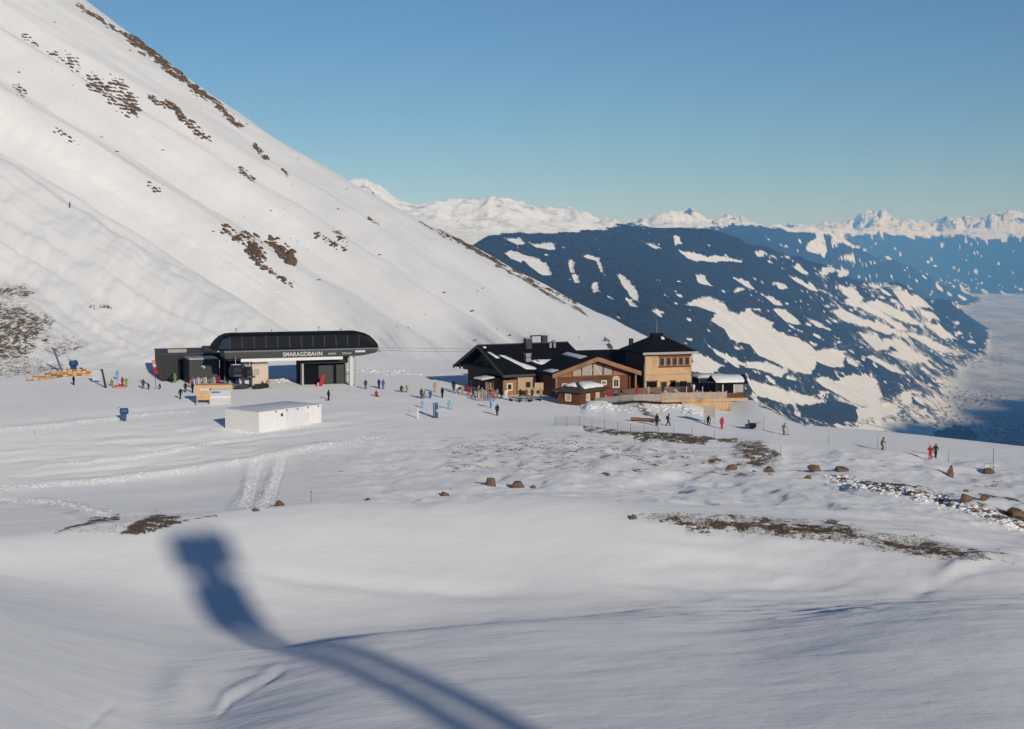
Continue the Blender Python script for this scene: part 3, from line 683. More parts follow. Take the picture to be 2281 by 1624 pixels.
# ------------------------------------------------------------------ mesh helpers for things
class MB:
    def __init__(s): s.v = []; s.f = []
    def _add(s, vs, fs):
        b = len(s.v); s.v += [tuple(v) for v in vs]; s.f += [tuple(b + i for i in f) for f in fs]; return s
    def box(s, x0, x1, y0, y1, z0, z1):
        return s._add([(x, y, z) for x in (x0, x1) for y in (y0, y1) for z in (z0, z1)],
                      [(0, 1, 3, 2), (4, 6, 7, 5), (0, 4, 5, 1), (2, 3, 7, 6), (0, 2, 6, 4), (1, 5, 7, 3)])
    def prism(s, poly, y0, y1):            # polygon in x, z pulled along y
        n = len(poly)
        return s._add([(x, y0, z) for x, z in poly] + [(x, y1, z) for x, z in poly],
                      [tuple(range(n)), tuple(range(2 * n - 1, n - 1, -1))] + [(i, i + n, (i + 1) % n + n, (i + 1) % n) for i in range(n)])
    def prism_x(s, poly, x0, x1):          # polygon in y, z pulled along x
        n = len(poly)
        return s._add([(x0, y, z) for y, z in poly] + [(x1, y, z) for y, z in poly],
                      [tuple(range(n)), tuple(range(2 * n - 1, n - 1, -1))] + [(i, i + n, (i + 1) % n + n, (i + 1) % n) for i in range(n)])
    def prism_z(s, poly, z0, z1):
        n = len(poly)
        return s._add([(x, y, z0) for x, y in poly] + [(x, y, z1) for x, y in poly],
                      [tuple(range(n)), tuple(range(2 * n - 1, n - 1, -1))] + [(i, i + n, (i + 1) % n + n, (i + 1) % n) for i in range(n)])
    def slab(s, pts, t):                   # flat polygon pulled along its normal
        pts = [Vector(p) for p in pts]; n = len(pts)
        nm = (pts[1] - pts[0]).cross(pts[2] - pts[0]).normalized() * t
        return s._add(pts + [p + nm for p in pts], [tuple(range(n)), tuple(range(2 * n - 1, n - 1, -1))] + [(i, i + n, (i + 1) % n + n, (i + 1) % n) for i in range(n)])
    def tube(s, p0, p1, r0, r1=None, n=8):
        r1 = r0 if r1 is None else r1
        p0 = Vector(p0); p1 = Vector(p1); d = (p1 - p0).normalized()
        a = d.orthogonal().normalized(); b = d.cross(a)
        vs = [p + (a * math.cos(t) + b * math.sin(t)) * r for p, r in ((p0, r0), (p1, r1)) for t in [2 * math.pi * k / n for k in range(n)]]
        return s._add(vs, [(k, (k + 1) % n, (k + 1) % n + n, k + n) for k in range(n)] + [tuple(range(n - 1, -1, -1)), tuple(range(n, 2 * n))])
    def loft(s, rings):
        n = len(rings[0]); vs = [p for r in rings for p in r]; fs = []
        for i in range(len(rings) - 1):
            fs += [(i * n + k, i * n + (k + 1) % n, (i + 1) * n + (k + 1) % n, (i + 1) * n + k) for k in range(n)]
        return s._add(vs, fs + [tuple(range(n - 1, -1, -1)), tuple(range((len(rings) - 1) * n, len(rings) * n))])
    def ball(s, c, r, nu=10, nv=7, squash=(1, 1, 1), top=False):
        rings = []
        for j in range(nv + 1):
            ph = (math.pi * (0.5 if top else 1.0)) * j / nv
            rr = max(math.sin(ph), 0.02)
            rings.append([(c[0] + r * squash[0] * rr * math.cos(2 * math.pi * k / nu), c[1] + r * squash[1] * rr * math.sin(2 * math.pi * k / nu), c[2] + r * squash[2] * math.cos(ph)) for k in range(nu)])
        return s.loft(rings)
    def mesh(s, name, mat, smooth=False, bevel=0):
        me = bpy.data.meshes.new(name); me.from_pydata(s.v, [], s.f)
        bm = bmesh.new(); bm.from_mesh(me)
        bmesh.ops.recalc_face_normals(bm, faces=bm.faces)
        if bevel: bmesh.ops.bevel(bm, geom=list(bm.edges), offset=bevel, segments=1, affect='EDGES')
        bm.to_mesh(me); bm.free()
        if smooth: me.polygons.foreach_set('use_smooth', [True] * len(me.polygons))
        if mat is not None: me.materials.append(mat)
        return me
    def build(s, name, mat, parent=None, smooth=False, bevel=0):
        return link(bpy.data.objects.new(name, s.mesh(name, mat, smooth, bevel)), parent)
def empty(name, loc, rz=0.0, label=None, cat=None, group=None):
    o = bpy.data.objects.new(name, None); o.empty_display_size = 0.5
    o.location = loc; o.rotation_euler = (0, 0, rz)
    link(o); return tag(o, label, cat, group)
def copy_tree(o, parent=None):
    c = o.copy(); scene.collection.objects.link(c); c.parent = parent
    for ch in o.children: copy_tree(ch, c)
    return c
def B(*a): return MB().box(*a)

M['black_panel'] = plain('black_sheet_metal', (0.022, 0.024, 0.0235), 0.6, 0.25, 0.2, 0.6)
M['grey_door'] = plain('dark_grey_door', (0.050, 0.055, 0.052), 0.6, 0.25, 0.15, 1.0)
M['skirt'] = plain('anthracite_band', (0.034, 0.036, 0.035), 0.5, 0.3, 0.15, 0.8)
M['trim_blue'] = plain('steel_blue_trim', (0.09, 0.13, 0.17), 0.4, 0.5, 0.1, 1.0)
M['station_glass'] = glass('tinted_glass', (0.012, 0.011, 0.012), 0.15, 0.25)
M['dark'] = plain('recess_shade', (0.008, 0.008, 0.009), 0.9, 0.1, 0.2, 1.0)  # near-black colour standing in for the shade inside openings
M['white'] = plain('white_paint', (0.62, 0.62, 0.60), 0.5, 0.3, 0.05, 0.8)
M['cream'] = plain('cream_board', (0.66, 0.53, 0.42), 0.7, 0.2, 0.10, 1.2)
M['steel'] = plain('galvanised_steel', (0.36, 0.35, 0.34), 0.45, 0.5, 0.15, 2.0, 0, 0.3)
M['darksteel'] = plain('dark_steel', (0.07, 0.07, 0.072), 0.5, 0.4, 0.2, 2.0)
M['roof'] = plain('black_roof_sheet', (0.010, 0.0105, 0.012), 0.8, 0.12, 0.3, 0.7, 0.03)
M['roof_edge'] = plain('grey_brown_fascia', (0.075, 0.062, 0.055), 0.7, 0.3, 0.2, 1.5)
M['darkwood'] = wood('weathered_dark_wood', (0.035, 0.026, 0.020), (0.075, 0.056, 0.042))
M['brown'] = wood('brown_stained_wood', (0.115, 0.047, 0.022), (0.19, 0.083, 0.042))
M['brown_light'] = wood('light_brown_beam', (0.26, 0.125, 0.06), (0.40, 0.21, 0.11))
M['shingle'] = wood('larch_shingle', (0.50, 0.32, 0.17), (0.70, 0.47, 0.27), 0.8)
M['stone'] = plain('tan_stone_wall', (0.50, 0.36, 0.23), 0.85, 0.2, 0.25, 1.8, 0.05)
M['larch'] = wood('larch_boards', (0.46, 0.30, 0.165), (0.66, 0.45, 0.27))
M['orange_wood'] = wood('fresh_spruce_board', (0.60, 0.36, 0.17), (0.76, 0.50, 0.27))
M['grey_wood'] = wood('greyed_plank', (0.34, 0.29, 0.25), (0.50, 0.44, 0.38))
M['pane'] = glass('window_pane', (0.03, 0.045, 0.06), 0.06, 0.8)
M['pane_light'] = glass('curtained_pane', (0.50, 0.46, 0.44), 0.15, 0.6)
M['surround'] = plain('cream_window_surround', (0.72, 0.60, 0.45), 0.7, 0.2, 0.08, 2.0)
M['container'] = plain('white_container_panel', (0.86, 0.85, 0.82), 0.5, 0.3, 0.03, 0.6)
M['container_grey'] = plain('pale_grey_panel', (0.76, 0.77, 0.78), 0.5, 0.3, 0.05, 0.6)
M['blue'] = plain('blue_plastic', (0.025, 0.085, 0.20), 0.5, 0.4, 0.2, 2.0)
M['blue_light'] = plain('light_blue_plastic', (0.10, 0.32, 0.62), 0.5, 0.4, 0.15, 2.0)
M['red'] = plain('red_cloth', (0.45, 0.02, 0.035), 0.7, 0.2, 0.15, 2.0)
M['orange'] = plain('orange_plastic', (0.70, 0.24, 0.06), 0.6, 0.3, 0.15, 2.0)
M['black'] = plain('black_plastic', (0.012, 0.012, 0.013), 0.6, 0.3, 0.2, 2.0)
M['green'] = plain('green_cloth', (0.16, 0.33, 0.05), 0.7, 0.2, 0.15, 2.0)
M['banner'] = plain('grey_white_banner', (0.55, 0.56, 0.60), 0.6, 0.2, 0.15, 1.0)
ROT = R(18.5)

def gable_roof(root, x0, x1, y0, y1, ze, zr, mat, t=0.22, axis='x', name='roof', edge=None):
    """two slopes; ridge along the axis"""
    if axis == 'x':
        ym = (y0 + y1) / 2
        a = MB().slab([(x0, y0, ze), (x1, y0, ze), (x1, ym, zr), (x0, ym, zr)], t).build(name, mat, root)
        b = MB().slab([(x0, ym, zr), (x1, ym, zr), (x1, y1, ze), (x0, y1, ze)], t).build(name, mat, root)
    else:
        xm = (x0 + x1) / 2
        a = MB().slab([(x0, y1, ze), (x0, y0, ze), (xm, y0, zr), (xm, y1, zr)], t).build(name, mat, root)
        b = MB().slab([(xm, y1, zr), (xm, y0, zr), (x1, y0, ze), (x1, y1, ze)], t).build(name, mat, root)
    return a, b
def window(root, x, z, w, h, y, frame=M['surround'], pane=M['pane'], fw=0.14, mull=True, side='y-'):
    """window on a wall that faces -y (or -x): frame, pane, mullion"""
    def bx(a0, a1, d0, d1, z0, z1):
        return (a0, a1, y - d1, y - d0, z0, z1) if side == 'y-' else (y - d1, y - d0, a0, a1, z0, z1)
    m = MB()
    m.box(*bx(x - w / 2, x - w / 2 + fw, 0.0, 0.10, z, z + h)); m.box(*bx(x + w / 2 - fw, x + w / 2, 0.0, 0.10, z, z + h))
    m.box(*bx(x - w / 2 + fw, x + w / 2 - fw, 0.0, 0.10, z, z + fw)); m.box(*bx(x - w / 2 + fw, x + w / 2 - fw, 0.0, 0.10, z + h - fw, z + h))
    f = m.build('window', frame, root)
    MB().box(*bx(x - w / 2 + fw, x + w / 2 - fw, 0.01, 0.03, z + fw, z + h - fw)).build('pane', pane, f)
    if mull:
        MB().box(*bx(x - 0.035, x + 0.035, 0.035, 0.07, z + fw, z + h - fw)).build('mullion', frame, f)
    return f
def snow_patch(root, pts, t=0.16, name='snow_patch'):
    """ragged blanket of snow on a roof plane given by 3-d points"""
    pts = [Vector(p) for p in pts]; rnd = random.Random(len(pts) * 7 + int(abs(pts[0].x) * 100))
    out = []
    n = len(pts)
    for i in range(n):
        a, b = pts[i], pts[(i + 1) % n]
        k = max(1, int((b - a).length / 0.7))
        for j in range(k):
            p = a.lerp(b, j / k)
            c = sum(pts, Vector()) / n
            out.append(p + (c - p) * rnd.uniform(-0.05, 0.12))
    c = sum(out, Vector()) / len(out)
    nm = (pts[1] - pts[0]).cross(pts[2] - pts[0]).normalized()
    if nm.z < 0: nm = -nm
    m = MB(); k = len(out)
    inner = [c + (p - c) * 0.86 + nm * t for p in out]
    m._add(list(out) + inner + [c + nm * t * 1.3], [(i, (i + 1) % k, k + (i + 1) % k, k + i) for i in range(k)] + [(k + i, k + (i + 1) % k, 2 * k) for i in range(k)])
    return m.build(name, M['snow'], root, smooth=True)

# ------------------------------------------------------------------ the gondola station
def make_station():
    st = empty('gondola_station', (-37.0, 246.4, 0.0), ROT, 'long black gondola lift station with rounded glazed canopy and white lettering', 'lift station')
    y0, y1, zb, zm = 0.0, 7.4, 6.72, 6.95
    prof = [(-15.0, 6.97), (-14.75, 7.6), (-14.2, 8.35), (-13.5, 9.0), (-12.6, 9.4), (-11.5, 9.5), (-6, 9.5), (0, 9.5), (6, 9.5), (10.4, 9.48), (11.6, 9.25), (12.5, 8.8), (13.2, 8.1), (13.7, 7.4), (13.85, 6.97)]
    rings = []
    for x, zt in prof:
        k = (zt - zm) / (9.5 - zm)
        rings.append([(x, y0, zb), (x, y0 + 0.02, zm), (x, y0 + 0.62 * k + 0.02, zt - 0.38 * k), (x, y0 + 1.5 * k + 0.05, zt), (x, y1 - 1.5 * k - 0.05, zt), (x, y1 - 0.62 * k - 0.02, zt - 0.38 * k), (x, y1 - 0.02, zm), (x, y1, zb)])
    MB().loft(rings).build('canopy', M['roof'], st)
    # glass panels along the front, each one a pane between seams
    xs = [-12.3 + i * 2.06 for i in range(12)]
    for a, b in zip(xs[:-1], xs[1:]):
        MB().slab([(a + 0.06, 0.0, 7.05), (b - 0.06, 0.0, 7.05), (b - 0.06, 0.56, 9.0), (a + 0.06, 0.56, 9.0)], 0.05).build('glass_panel', M['station_glass'], st)
    MB().slab([(-14.4, 0.0, 7.05), (-12.4, 0.0, 7.05), (-12.4, 0.54, 8.9), (-13.5, 0.46, 8.7)], 0.05).build('glass_panel', M['pane'], st)
    MB().slab([(10.45, 0.0, 7.05), (13.4, 0.02, 7.05), (12.3, 0.44, 8.6), (10.45, 0.54, 8.9)], 0.05).build('glass_panel', M['station_glass'], st)
    # anthracite skirt with a chamfered right end
    MB().prism([(-13.2, 5.3), (10.6, 5.3), (13.2, 5.75), (13.7, 6.2), (13.7, 6.68), (-13.4, 6.68)], -0.12, y1 + 0.12).build('skirt', M['skirt'], st)
    B(-13.4, 13.72, -0.17, -0.125, 6.42, 6.68).build('trim', M['trim_blue'], st)
    B(-10.5, 7.4, 0.15, 0.9, 4.72, 5.29).build('front_beam', M['container_grey'], st)
    for x in xs: MB().slab([(x - 0.05, -0.03, 7.02), (x + 0.05, -0.03, 7.02), (x + 0.05, 0.54, 9.02), (x - 0.05, 0.54, 9.02)], 0.05).build('mullion', M['skirt'], st)
    B(-12.5, 9.6, 0.95, y1, 4.9, 5.28).build('soffit', M['skirt'], st)
    for x, y, w in ((8.9, 0.35, 0.30), (9.65, -0.35, 0.16), (-9.2, 3.0, 0.35), (-9.2, 6.0, 0.35), (8.9, 6.0, 0.3)):
        B(x - w, x + w, y - w, y + w, -1.0, 5.29).build('column', M['white'] if w > 0.2 else M['steel'], st)
    for x, h in ((-4.6, 0.5), (3.8, 0.9), (-10.8, 0.8), (7.8, 0.35)):
        MB().tube((x, 3.6, 9.45), (x, 3.6, 9.5 + h), 0.045).tube((x - 0.12, 3.6, 9.5 + h), (x + 0.12, 3.6, 9.5 + h), 0.07).build('antenna', M['darksteel'], st)
    m = MB()
    m.tube((13.4, 1.2, 5.95), (14.5, 1.2, 6.0), 0.18).tube((13.4, 1.2, 6.35), (14.2, 1.2, 6.4), 0.14).ball((14.1, 1.2, 6.2), 0.22)
    m.build('sheave', M['steel'], st)
    # lettering
    def text(body, x, z, size, name, mat, width=None):
        cu = bpy.data.curves.new(name, 'FONT'); cu.body = body; cu.size = size; cu.extrude = 0.03; cu.align_x = 'LEFT'; cu.space_character = 1.06; cu.offset = 0.016
        t = bpy.data.objects.new(name, cu); scene.collection.objects.link(t)
        bpy.context.view_layer.update()
        me = bpy.data.meshes.new_from_object(t.evaluated_get(bpy.context.evaluated_depsgraph_get()))
        bpy.data.objects.remove(t)
        sc = 1.0
        if width:
            xs_ = [v.co.x for v in me.vertices]; sc = width / (max(xs_) - min(xs_))
        me.transform(Matrix.Translation((x, -0.19, z)) @ Matrix.Rotation(math.pi / 2, 4, 'X') @ Matrix.Diagonal((sc, 1, 1, 1)))
        me.materials.clear(); me.materials.append(mat)
        return link(bpy.data.objects.new(name, me), st)
    text('SMARAGDBAHN', -3.3, 5.52, 1.0, 'lettering', M['white'], 6.95)
    M['letter_grey'] = plain('grey_letter', (0.34, 0.34, 0.35), 0.6, 0.2, 0.1, 2.0)
    # two small washed out emblems and a white plate; the photograph does not show their letters
    for xx, n_, z_ in ((4.75, 5, 5.62), (7.25, 6, 5.64)):
        m = MB(); rnd = random.Random(n_)
        for i in range(n_):
            h = rnd.uniform(0.26, 0.36)
            m.box(xx + i * 0.29, xx + i * 0.29 + 0.21, -0.17, -0.125, z_, z_ + h)
        m.build('emblem', M['letter_grey'], st)
    B(9.6, 11.4, -0.17, -0.125, 5.92, 6.26).build('sign_plate', M['white'], st)
    # operator booth under the canopy
    ob = empty('operator_booth', (0, 0, 0), ROT, 'cream boarded operator booth under the black station canopy', 'booth')
    ob.location = st.matrix_basis @ Vector((-7.0, 0.9, 0))
    B(-1.4, 1.3, 0, 2.6, -0.3, 4.1).build('wall', M['cream'], ob)
    B(-1.55, 1.45, -0.15, 2.75, 4.1, 4.28).build('roof', M['steel'], ob)
    window(ob, -0.75, 2.3, 1.0, 1.1, -0.02, M['steel'], M['pane_light'], 0.08)
    B(-1.5, -1.41, 0.1, 0.7, 0.0, 4.0).build('door_post', M['steel'], ob)
    return st
station = make_station()
def local(o, x, y, z=0.0): return o.matrix_basis @ Vector((x, y, z))

def make_equipment_hall():
    h = empty('equipment_hall', local(station, 4.6, 2.4), ROT, 'black hall with two dark grey doors under the right end of the lift station', 'hall')
    B(-4.1, 4.0, 1.6, 6.0, -1.0, 4.85).build('wall', M['dark'], h)  # shade inside the hall is put into this near-black colour
    B(-4.4, 4.2, 0.0, 1.55, 3.9, 4.86).build('lintel', M['black_panel'], h)
    B(-0.9, 1.75, 1.2, 1.55, 0.1, 3.4).build('door', M['grey_door'], h)
    B(2.3, 4.0, 1.2, 1.55, 0.1, 3.5).build('door', M['grey_door'], h)
    B(-4.1, -3.8, 0.0, 1.55, -1.0, 3.9).build('side_wall', M['steel'], h)
    return h
make_equipment_hall()
def make_garages():
    g = empty('cabin_garage', (-64.3, 257.0, -0.2), ROT, 'large flat roofed black garage with open gate left of the lift station', 'garage')
    B(0, 3.0, 0, 15, -1, 5.0).build('wall', M['black_panel'], g)
    B(3.0, 5.4, 0, 15, 4.2, 5.0).build('wall', M['black_panel'], g)
    B(5.4, 10.5, 0, 15, -1, 5.0).build('wall', M['black_panel'], g)
    B(3.0, 5.4, 2.2, 2.4, -1, 4.2).build('gate_back', M['dark'], g)
    MB().box(-0.12, 10.6, -0.12, 15.1, 5.0, 5.18).build('parapet', M['grey_door'], g)
    B(1.5, 4.9, 3, 6, 5.19, 5.8).build('roof_hatch', M['grey_wood'], g)
    B(8.2, 9.9, 5, 8, 5.19, 6.0).build('plant_box', M['black_panel'], g)
    a = empty('ticket_block', (-58.0, 252.2, -0.2), R(24), 'smaller black cube shaped block in front of the cabin garage', 'block')
    B(0, 5.0, 0, 6.0, -1, 4.55).build('wall', M['grey_door'], a)
    B(-0.1, 5.1, -0.1, 6.1, 4.55, 4.78).build('parapet', M['steel'], a)
    MB().slab([(2.0, -0.03, 3.25), (2.35, -0.03, 3.5), (2.75, -0.03, 3.4), (2.75, -0.03, 3.0), (2.5, -0.03, 2.85), (2.5, -0.03, 3.15)], 0.03).build('emblem', M['banner'], a)
    B(-0.06, 0.0, 0.3, 5.6, 0.0, 4.3).build('side_shade_sheet', M['black_panel'], a)  # dark sheet that puts the shade of the left side into colour
    # upstand of the station between block and canopy
    c = empty('walkway_roof', (-53.0, 256.5, 0), ROT, 'low dark covered walkway between the black block and the station', 'walkway')
    B(0, 5.6, 0, 7, 3.7, 4.9).build('roof', M['black_panel'], c)
    for x in (0.3, 5.2): B(x, x + 0.3, 0.2, 0.5, -1, 3.7).build('post', M['darksteel'], c)
    B(0.2, 5.4, 5.5, 5.7, -1, 3.7).build('back_wall', M['dark'], c)
make_garages()

def make_cabin(loc, rz, label):
    c = empty('gondola_cabin', loc, rz, label, 'gondola cabin', 'gondola cabins hanging at the station')
    w, d = 1.05, 0.95
    sec = [(0.0, 0.72), (0.25, 0.93), (0.9, 1.0), (1.5, 0.94), (1.95, 0.72), (2.1, 0.5)]
    MB().loft([[(sx * w * k, sy * d * k, z) for sx, sy in ((-1, -0.7), (-0.7, -1), (0.7, -1), (1, -0.7), (1, 0.7), (0.7, 1), (-0.7, 1), (-1, 0.7))] for z, k in sec]).build('body', M['black'], c)
    B(-0.62, 0.62, -d * 1.0 - 0.02, -d * 0.9, 0.85, 1.6).build('window', M['pane'], c)
    B(-0.75, 0.75, -0.6, 0.6, 2.1, 2.2).build('roof_cap', M['banner'], c)
    MB().tube((0, 0, 2.2), (0, 0, 3.3), 0.07).tube((0, 0, 3.3), (0, 0.5, 3.7), 0.07).build('hanger', M['steel'], c)
    B(-0.7, 0.7, -d - 0.16, -d * 0.98, 0.15, 0.5).build('ski_basket', M['darksteel'], c)
    return c
make_cabin(local(station, -11.6, -1.2, 2.25), ROT + 0.2, 'dark gondola cabin with pale roof cap at the left end of the station')
make_cabin(local(station, -8.9, 1.8, 1.7), ROT + 0.2, 'dark gondola cabin docked deeper under the canopy beside the cream booth')
for k, (yy, zz) in enumerate(((1.2, 6.05), (6.0, 6.25))):
    p0 = local(station, 14.0, yy, zz); p1 = local(station, 50.0, yy, zz - 1.4); p2 = local(station, 420.0, yy, zz - 92)
    MB().tube(p0, p1, 0.028, n=5).tube(p1, p2, 0.028, n=5).build('lift_cable', M['darksteel']).update_tag()
for o, lab in zip([o for o in scene.objects if o.name.startswith('lift_cable')], ('steel lift cable leaving the front side of the station canopy', 'steel lift cable leaving the rear side of the station canopy')):
    tag(o, lab, 'cable')

# ------------------------------------------------------------------ the mountain hut
def make_hut():
    h = empty('mountain_hut', (-1.4, 231.5, 0), R(26.5), 'large dark timber mountain hut with broad black gable roof and snow patches', 'hut')
    ze, zr, L, W = 3.3, 7.55, 17.6, 20.0
    ra, rb = gable_roof(h, 0, L, 0, W, ze, zr, M['roof'], 0.26)
    on = lambda x, y, dz=0.27: (x, y, ze + (zr - ze) * (y / 10.0) + dz)
    # verge boards on the left gable and the ridge cap
    for a, b in ((0, 10), (20, 10)):
        MB().slab([(-0.12, a, ze - 0.22), (-0.12, b, zr - 0.22), (-0.12, b, zr + 0.36), (-0.12, a, ze + 0.36)], 0.10).build('verge_board', M['roof_edge'], h)
    B(-0.1, L, -0.16, -0.02, ze - 0.18, ze + 0.2).build('gutter', M['roof_edge'], h)
    B(0, L, 9.85, 10.15, zr + 0.24, zr + 0.40).build('ridge_cap', M['roof_edge'], h)
    # walls: left gable wall of dark wood, front wall of dark wood with a stone bay
    MB().prism_x([(1.6, -1), (18.4, -1), (18.4, ze + 0.25), (10, zr - 0.35), (1.6, ze + 0.25)], 2.0, 2.3).build('gable_wall', M['darkwood'], h)
    B(2.31, L - 0.5, 1.6, 1.9, -1, ze + 0.5).build('front_wall', M['darkwood'], h)
    B(2.31, L - 0.5, 18.1, 18.4, -1, ze + 0.5).build('back_wall', M['darkwood'], h)
    MB().prism_x([(1.91, -1), (18.1, -1), (18.1, ze + 0.25), (10, zr - 0.35), (1.91, ze + 0.25)], L - 0.9, L - 0.6).build('gable_wall', M['darkwood'], h)
    B(3.0, 6.4, 0.7, 1.59, -1, 3.25).build('stone_bay', M['stone'], h)
    B(2.9, 6.5, 0.6, 1.59, 3.26, 3.42).build('lintel', M['brown'], h)
    window(h, 4.9, 1.2, 0.8, 0.9, 0.68, M['darkwood'], M['pane'], 0.1)
    # gable wall details (faces left)
    for y, z, w, hh in ((6.0, 4.0, 2.4, 1.5), (10.6, 4.2, 1.5, 1.7), (14.0, 3.6, 1.5, 1.2)):
        window(h, y, z, w, hh, 1.98, M['roof_edge'], M['pane'], 0.14, True, 'x-')
    B(0.6, 1.98, 2.5, 17.5, 3.15, 3.3).build('balcony_floor', M['darkwood'], h)
    B(0.55, 0.66, 2.5, 17.5, 3.3, 4.05).build('balcony_rail', M['darkwood'], h)
    for y in (1.4, 6.0, 10.0, 14.0, 18.4):
        zt = ze + (zr - ze) * (1 - abs(y - 10) / 10.0) - 0.1
        B(0.35, 0.6, y - 0.14, y + 0.14, zt - 0.75, zt - 0.05).build('bracket', M['darkwood'], h)
    # porch with a snowy lean-to roof before the left gable
    MB().slab([(-2.9, 1.2, 2.35), (1.98, 1.2, 3.0), (1.98, 7.6, 3.0), (-2.9, 7.6, 2.35)], 0.14).build('porch_roof', M['roof'], h)
    snow_patch(h, [(-2.7, 2.6, 2.53), (-0.3, 2.6, 2.86), (-0.3, 6.4, 2.86), (-2.7, 6.4, 2.53)], 0.22)
    for y in (1.5, 4.3, 7.3): B(-2.6, -2.35, y - 0.12, y + 0.12, -1, 2.36).build('porch_post', M['brown_light'], h)
    B(-1.2, -1.0, 1.6, 4.0, -1, 2.4).build('porch_wall', M['brown'], h)
    window(h, 2.8, 0.9, 1.2, 1.2, -1.22, M['surround'], M['pane'], 0.2, False, 'x-')
    B(0.4, 2.9, 0.95, 1.1, -1, 2.5).build('porch_wall', M['brown_light'], h)
    window(h, 1.55, 0.75, 1.1, 1.3, 0.93, M['surround'], M['pane'], 0.22, False)
    # roof gear
    def stack(x, y, w, d, z1, mat, cap=True, name='chimney'):
        zb = ze + (zr - ze) * (1 - abs(y - 10) / 10.0)
        c = B(x - w / 2, x + w / 2, y - d / 2, y + d / 2, zb - 0.2, z1).build(name, mat, h)
        if cap:
            B(x - w / 2 - 0.1, x + w / 2 + 0.1, y - d / 2 - 0.1, y + d / 2 + 0.1, z1, z1 + 0.16).build('cap', M['steel'], c)
            B(x - w / 2 - 0.03, x + w / 2 + 0.03, y - d / 2 - 0.03, y + d / 2 + 0.03, z1 - 0.55, z1 - 0.42).build('band', M['darksteel'], c)
        return c
    stack(8.9, 8.6, 1.15, 1.0, 8.75, M['grey_door'])
    stack(6.6, 4.2, 0.9, 0.8, 6.45, M['steel'])
    stack(8.2, 3.4, 0.4, 0.4, 5.6, M['steel'], False)
    stack(13.2, 8.4, 0.4, 0.4, 7.9, M['steel'], False, 'flue'); stack(14.0, 8.4, 0.4, 0.4, 7.9, M['steel'], False, 'flue')
    m = MB()
    m.box(10.4, 10.65, 10.3, 10.6, 7.6, 9.2).box(10.4, 12.6, 10.3, 10.6, 9.0, 9.2).box(12.6, 13.6, 10.1, 10.8, 7.6, 9.1)
    m.build('exhaust_duct', M['grey_door'], h)
    # snow left on the front slope
    snow_patch(h, [on(2.2, 6.5), on(3.0, 6.5), on(5.8, 2.1), on(7.0, 1.9), on(7.0, 1.2), on(5.0, 1.3)], 0.14)
    snow_patch(h, [on(7.0, 4.3), on(8.5, 3.9), on(10.5, 3.9), on(14.8, 5.8), on(12.5, 3.2), on(11.0, 2.0), on(10.0, 2.8), on(8.9, 2.0)], 0.2)
    snow_patch(h, [on(0.6, 7.6), on(1.1, 7.6), on(2.0, 5.3), on(1.3, 5.3)], 0.12)
    snow_patch(h, [on(0.6, 9.4), on(1.2, 9.4), on(1.2, 8.9), on(0.6, 8.9)], 0.1)
    return h
hut = make_hut()

